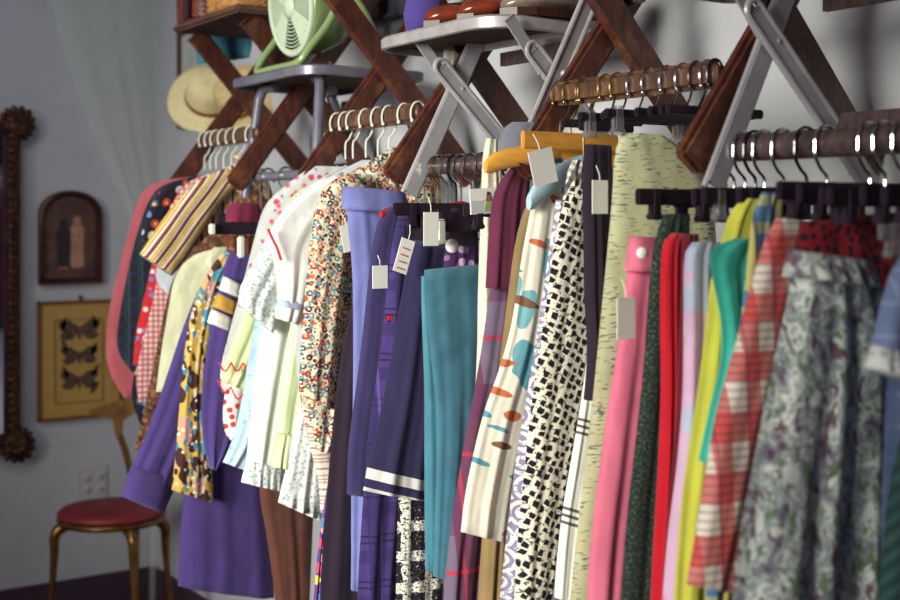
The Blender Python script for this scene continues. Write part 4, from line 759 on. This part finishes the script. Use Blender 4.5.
one_piece('trousers', 'grey wool trousers folded over a hanger above the honey wooden bars', 'trousers', M_solid('grey_flannel', (122, 124, 140)), 1.37, [(512, 122), (502, 128), (497, 145), (496, 165)], [(562, 124), (563, 138), (562, 150), (560, 165)], th=.05, rows=16)
# ======== rung of the worn wooden chair
zr = ZW
def HK(kind, x, lab, mt=None, **k): return H(kind, x, ZW, lab, mt, **k)
one_piece('trousers', 'khaki wool trousers between the tartan and the leaf print', 'trousers', c_khaki, 1.385, [(532, 190), (516, 230), (508, 290), (498, 370), (490, 460), (482, 540), (476, UP)], [(545, 190), (540, 260), (530, 350), (520, 440), (512, 540), (505, UP)], th=.024)
HK('wood', 1.40, 'honey-coloured wooden suit hanger sloping down over the maroon cloth', m_brass, body=m_honey, half=.125, drop=.028, zb=1.408, yaw=-8)
HK('bar', 1.425, 'hanger with a flat honey wood bar', m_brass, body=m_honey, half=.09, zb=1.424, bh=.026)
t = garment('skirt', 'cream skirt printed with teal and brown leaves', 'skirt', c_leaf, 1.44, [(540, 162), (532, 200), (520, 260), (512, 320), (498, 370), (482, 410), (470, 460), (462, 500), (459, 531)], [(566, 164), (562, 220), (556, 290), (545, 350), (530, 410), (520, 460), (512, 500), (506, 542)], top='skirt_body', th=.03, pleat=.007, crease=2)
price_tag(t, 1.445, (543, 167), .042, .05, 14, .03, 0)
HK('plastic', 1.455, 'pale blue plastic hanger curving over the leaf-print skirt', m_brass, body=m_pblue, half=.10, drop=.05, zb=1.378, hh=.018)
one_piece('skirt', 'white skirt with a violet ring print, a narrow strip under the leaf print', 'skirt', c_rings, 1.475, [(556, 200), (548, 260), (538, 330), (528, 390), (517, 450), (508, 520), (499, 600), (497, UP)], [(570, 200), (566, 300), (560, 400), (550, 500), (540, 600), (538, UP)], th=.022)
t = garment('trousers', 'black and white houndstooth trousers, boldly patterned, in the middle', 'trousers', c_hound, 1.505, [(572, 186), (560, 210), (552, 260), (546, 310), (538, 360), (530, 420), (524, 480), (517, 545), (512, UP)], [(594, 186), (594, 250), (594, 320), (588, 380), (576, 440), (564, 500), (556, 560), (548, UP)], top='trouser_leg', th=.03, amp=.004)
HK('bar', 1.505, 'brass-hooked hanger of the houndstooth trousers', m_brass, half=.05, zb=1.44)
one_piece('blouse', 'blouse in a fine houndstooth check above the bold houndstooth', 'blouse', c_hound2, 1.49, [(572, 160), (567, 172), (563, 200)], [(584, 160), (584, 176), (582, 200)], th=.016, rows=10)
one_piece('skirt', 'white skirt with black windowpane lines beside the houndstooth', 'skirt', c_whplaid, 1.535, [(592, 300), (588, 350), (580, 410), (570, 470), (560, 530), (552, UP)], [(612, 300), (608, 380), (598, 460), (586, 540), (576, UP)], th=.022)
t = garment('trousers', 'black trousers with a white tag beside the cream flecked dress', 'trousers', c_blk, 1.565, [(584, 144), (582, 190), (584, 250), (584, 300), (588, 350), (584, 400)], [(612, 146), (614, 220), (614, 300), (610, 360), (606, 400)], top='trouser_leg', th=.03); price_tag(t, 1.575, (600, 197), .026, .044, 0, .03, 0)
HK('clip', 1.565, 'black clip hanger with clear clips holding the black trousers', half=.10, zb=1.452, clips=m_clear)
t = garment('dress', 'cream yellow dress flecked with grey dashes and a rounded shoulder', 'dress', c_birch, 1.63, [(622, 133), (614, 150), (612, 200), (607, 250), (600, 320), (592, 400), (582, 480), (572, 560), (564, UP)], [(662, 135), (690, 152), (706, 180), (716, 215), (716, 300), (712, 400), (706, 500), (700, 560), (696, UP)], top='dress_body', th=.036, k=2)
HK('clip', 1.63, 'hanger of the cream flecked dress with clear clips', half=.11, zb=1.450, clips=m_clear)
for x, m_, lab in ((1.42+.04, m_brass, 'hanger with a brass hook at the near side of the honey bar'), (1.53, m_brass, 'hanger with a brass hook between houndstooth and black trousers'), (1.595, m_chrome, 'chrome hook in the middle of the worn wooden rung'), (1.66, m_chrome, 'chrome hanger just past the middle of the worn rung'), (1.685, m_dkwire, 'dark wire hanger behind the flecked dress'), (1.705, m_chrome, 'last chrome hanger but one on the worn rung'), (1.718, m_dkwire, 'last hanger on the worn rung, beside the chair leg')):
    HK('bar', x, lab, m_, half=.045 if x < 1.56 else .085, zb=1.448)
# ======== thick rung nearest the camera
zr = ZN
def HN(x, lab, mt=None, **k): return H('clip', x, ZN, lab, mt, **{**dict(half=.15, zb=1.338), **k})
t = garment('skirt', 'pink satin skirt with a white button at the waistband', 'skirt', c_pink, 1.735, [(628, 270), (624, 300), (616, 360), (606, 420), (598, 480), (590, 540), (584, UP)], [(668, 270), (668, 340), (662, 420), (652, 500), (644, 560), (636, UP)], top='skirt_body', th=.03, pleat=.006, crease=2, zr=1.3)
sheet('waistband', c_pink, t, 1.738, [(629, 236), (627, 252), (624, 271)], [(668, 238), (668, 254), (667, 272)], th=.036, rows=6, cols=14, amp=.002)
bm = bmesh.new(); add_lathe(bm, [(.0005, .003), (.0065, .003), (.0075, 0), (.0005, -.001)], PX(642, 253, 1.765), axis_R((1, -.3, 0)), 20); obj('button', bm, m_card, t, True)
price_tag(t, 1.735, (626, 318), .027, .048, 0, .035, 0); HN(1.735, 'black clip hanger holding the pink satin skirt', m_dkwire)
t = garment('skirt', 'dark green tweed skirt between the pink and the red ones', 'skirt', c_tweed, 1.768, [(664, 214), (654, 240), (648, 300), (644, 370), (636, 440), (626, 520), (616, UP)], [(690, 214), (690, 320), (684, 420), (676, 520), (668, UP)], top='skirt_body', th=.028, pleat=.005, crease=2, zr=1.3); HN(1.768, 'black clip hanger holding the green tweed skirt', half=.09)
t = garment('skirt', 'bright red wool skirt beside the green tweed', 'skirt', c_red, 1.80, [(672, 233), (662, 240), (660, 300), (662, 380), (660, 450), (656, 520), (650, UP)], [(684, 233), (684, 320), (680, 420), (676, 500), (672, UP)], top='skirt_body', th=.022, zr=1.3); HN(1.80, 'black clip hanger holding the bright red skirt', m_chrome, half=.09)
one_piece('skirt', 'darker red skirt edge directly behind the bright red one', 'skirt', c_dkred, 1.812, [(682, 234), (680, 320), (677, 420), (668, 520), (660, UP)], [(698, 234), (698, 320), (694, 420), (688, 520), (680, UP)], th=.016)
one_piece('skirt', 'lavender and pink printed skirt seen as a strip beside the yellow one', 'skirt', c_lav, 1.83, [(692, 242), (683, 252), (684, 320), (684, 400), (678, 470), (668, 540), (660, UP)], [(720, 242), (720, 330), (714, 420), (706, 520), (698, UP)], th=.022); HN(1.83, 'clip hanger with clear clips above the lavender skirt', m_chrome, clips=m_clear, half=.135)
t = garment('skirt', 'yellow cotton skirt folded over near the turquoise one', 'skirt', c_yel, 1.865, [(742, 198), (728, 215), (720, 245), (711, 275), (706, 320), (699, 380), (690, 440), (680, 510), (672, UP)], [(764, 200), (760, 260), (752, 320), (742, 400), (726, 500), (712, UP)], top='skirt_body', th=.026, zr=1.3); HN(1.865, 'black clip hanger of the yellow skirt', m_dkwire, half=.115)
t = garment('skirt', 'turquoise cotton skirt tapering down beside the yellow one', 'skirt', c_tgreen, 1.895, [(736, 238), (712, 246), (707, 258), (714, 290), (722, 325), (722, 360), (712, 400), (700, 460)], [(764, 240), (768, 270), (764, 320), (754, 370), (740, 420), (724, 470)], top='skirt_body', th=.022, zr=1.3, pleat=.004, crease=1); HN(1.895, 'black clip hanger of the turquoise skirt', m_chrome, half=.07)
one_piece('skirt', 'blue and yellow checked skirt strip beside the red and white plaid', 'skirt', c_yblue, 1.92, [(762, 192), (752, 215), (748, 260), (742, 310), (730, 400), (716, 500), (700, UP)], [(784, 194), (778, 280), (768, 380), (752, 500), (735, UP)], th=.018)
t = garment('skirt', 'red and white large plaid skirt with thin navy lines', 'skirt', c_rplaid, 1.955, [(776, 218), (764, 240), (754, 275), (742, 320), (728, 370), (714, 420), (704, 480), (696, 530), (686, 584)], [(812, 222), (808, 280), (798, 340), (786, 400), (770, 460), (752, 530), (736, 592)], top='skirt_body', th=.03, pleat=.002, amp=.003, crease=2, zr=1.3); HN(1.955, 'black clip hanger with a square clip over the plaid skirt', m_chrome, zb=1.342)
one_piece('blouse', 'dark red blouse dotted with black behind the toile skirt', 'blouse', c_rcheck, 2.0, [(800, 222), (798, 240), (796, 270), (796, 310)], [(920, 210), (925, 240), (925, 270), (925, 310)], th=.026, rows=12); HN(2.0, 'black clip hanger of the dark red blouse', m_chrome, half=.17)
t = garment('skirt', 'full gathered skirt in a grey, green and mauve toile print', 'skirt', c_toile, 2.045, [(792, 258), (788, 300), (776, 345), (766, 390), (756, 440), (746, 490), (736, 550), (726, UP)], [(872, 268), (890, 310), (900, 350), (905, 390), (906, 450), (906, 500), (904, 560), (902, UP)], top='skirt_body', th=.045, k=4, amp=.010, pleat=.006, crease=5, zr=1.3, cols=60)
sheet('waistband', c_toile, t, 2.05, [(788, 250), (786, 262), (784, 276)], [(872, 262), (874, 274), (876, 288)], th=.05, rows=6, cols=30, amp=.005, k=6); HN(2.045, 'clear plastic clip hanger holding the toile skirt', m_chrome, body=m_clear, half=.10, zb=1.30, clips=m_clear)
t = garment('shirt', 'blue checked denim shirt with a white lace cuff at the near end', 'shirt', c_denim, 2.12, [(925, 225), (905, 250), (895, 300), (886, 400), (880, UP)], [(1040, 230), (1040, 400), (1040, 600), (1040, UP)], top='shirt_body', th=.03, zr=1.36)
sheet('sleeve', c_denim, t, 2.14, [(915, 236), (892, 270), (880, 310), (870, 356)], [(960, 240), (945, 300), (930, 345), (922, 380)], th=.03, rows=12, cols=14); sheet('lace_cuff', c_whlace, t, 2.145, [(872, 344), (868, 358), (866, 366)], [(926, 362), (922, 376), (920, 386)], th=.036, rows=6, cols=30, amp=.004, k=5)
HN(2.12, 'hanger of the blue checked shirt', m_chrome)
one_piece('skirt', 'green striped skirt low at the near end below the denim shirt', 'skirt', c_gstripe, 2.15, [(905, 420), (890, 480), (884, 540), (878, UP)], [(960, 420), (960, 480), (960, 540), (960, UP)], th=.02, rows=14)
for x, m_, lab in ((1.715, m_dkwire, 'dark hook hugging the very start of the thick rung'), (1.75, m_chrome, 'second chrome hook from the start of the thick rung'), (1.785, m_dkwire, 'dark hook on the thick rung above the green tweed'), (1.975, m_chrome, 'chrome hook above the square clip'), (2.02, m_chrome, 'one of the paired chrome hooks in the middle of the thick rung'), (2.03, m_chrome, 'nearer of the paired chrome hooks in the middle of the thick rung'), (2.07, m_dkwire, 'dark hook past the paired chrome ones'), (2.095, m_chrome, 'bright hook shortly before the denim shirt'), (2.155, m_chrome, 'bright hook at the near edge of the rung'), (2.17, m_dkwire, 'dark hook nearest the camera')):
    HN(x, lab, m_, half=.07 if x < 1.9 else (.16 if x > 2 else .10), zb=1.335)
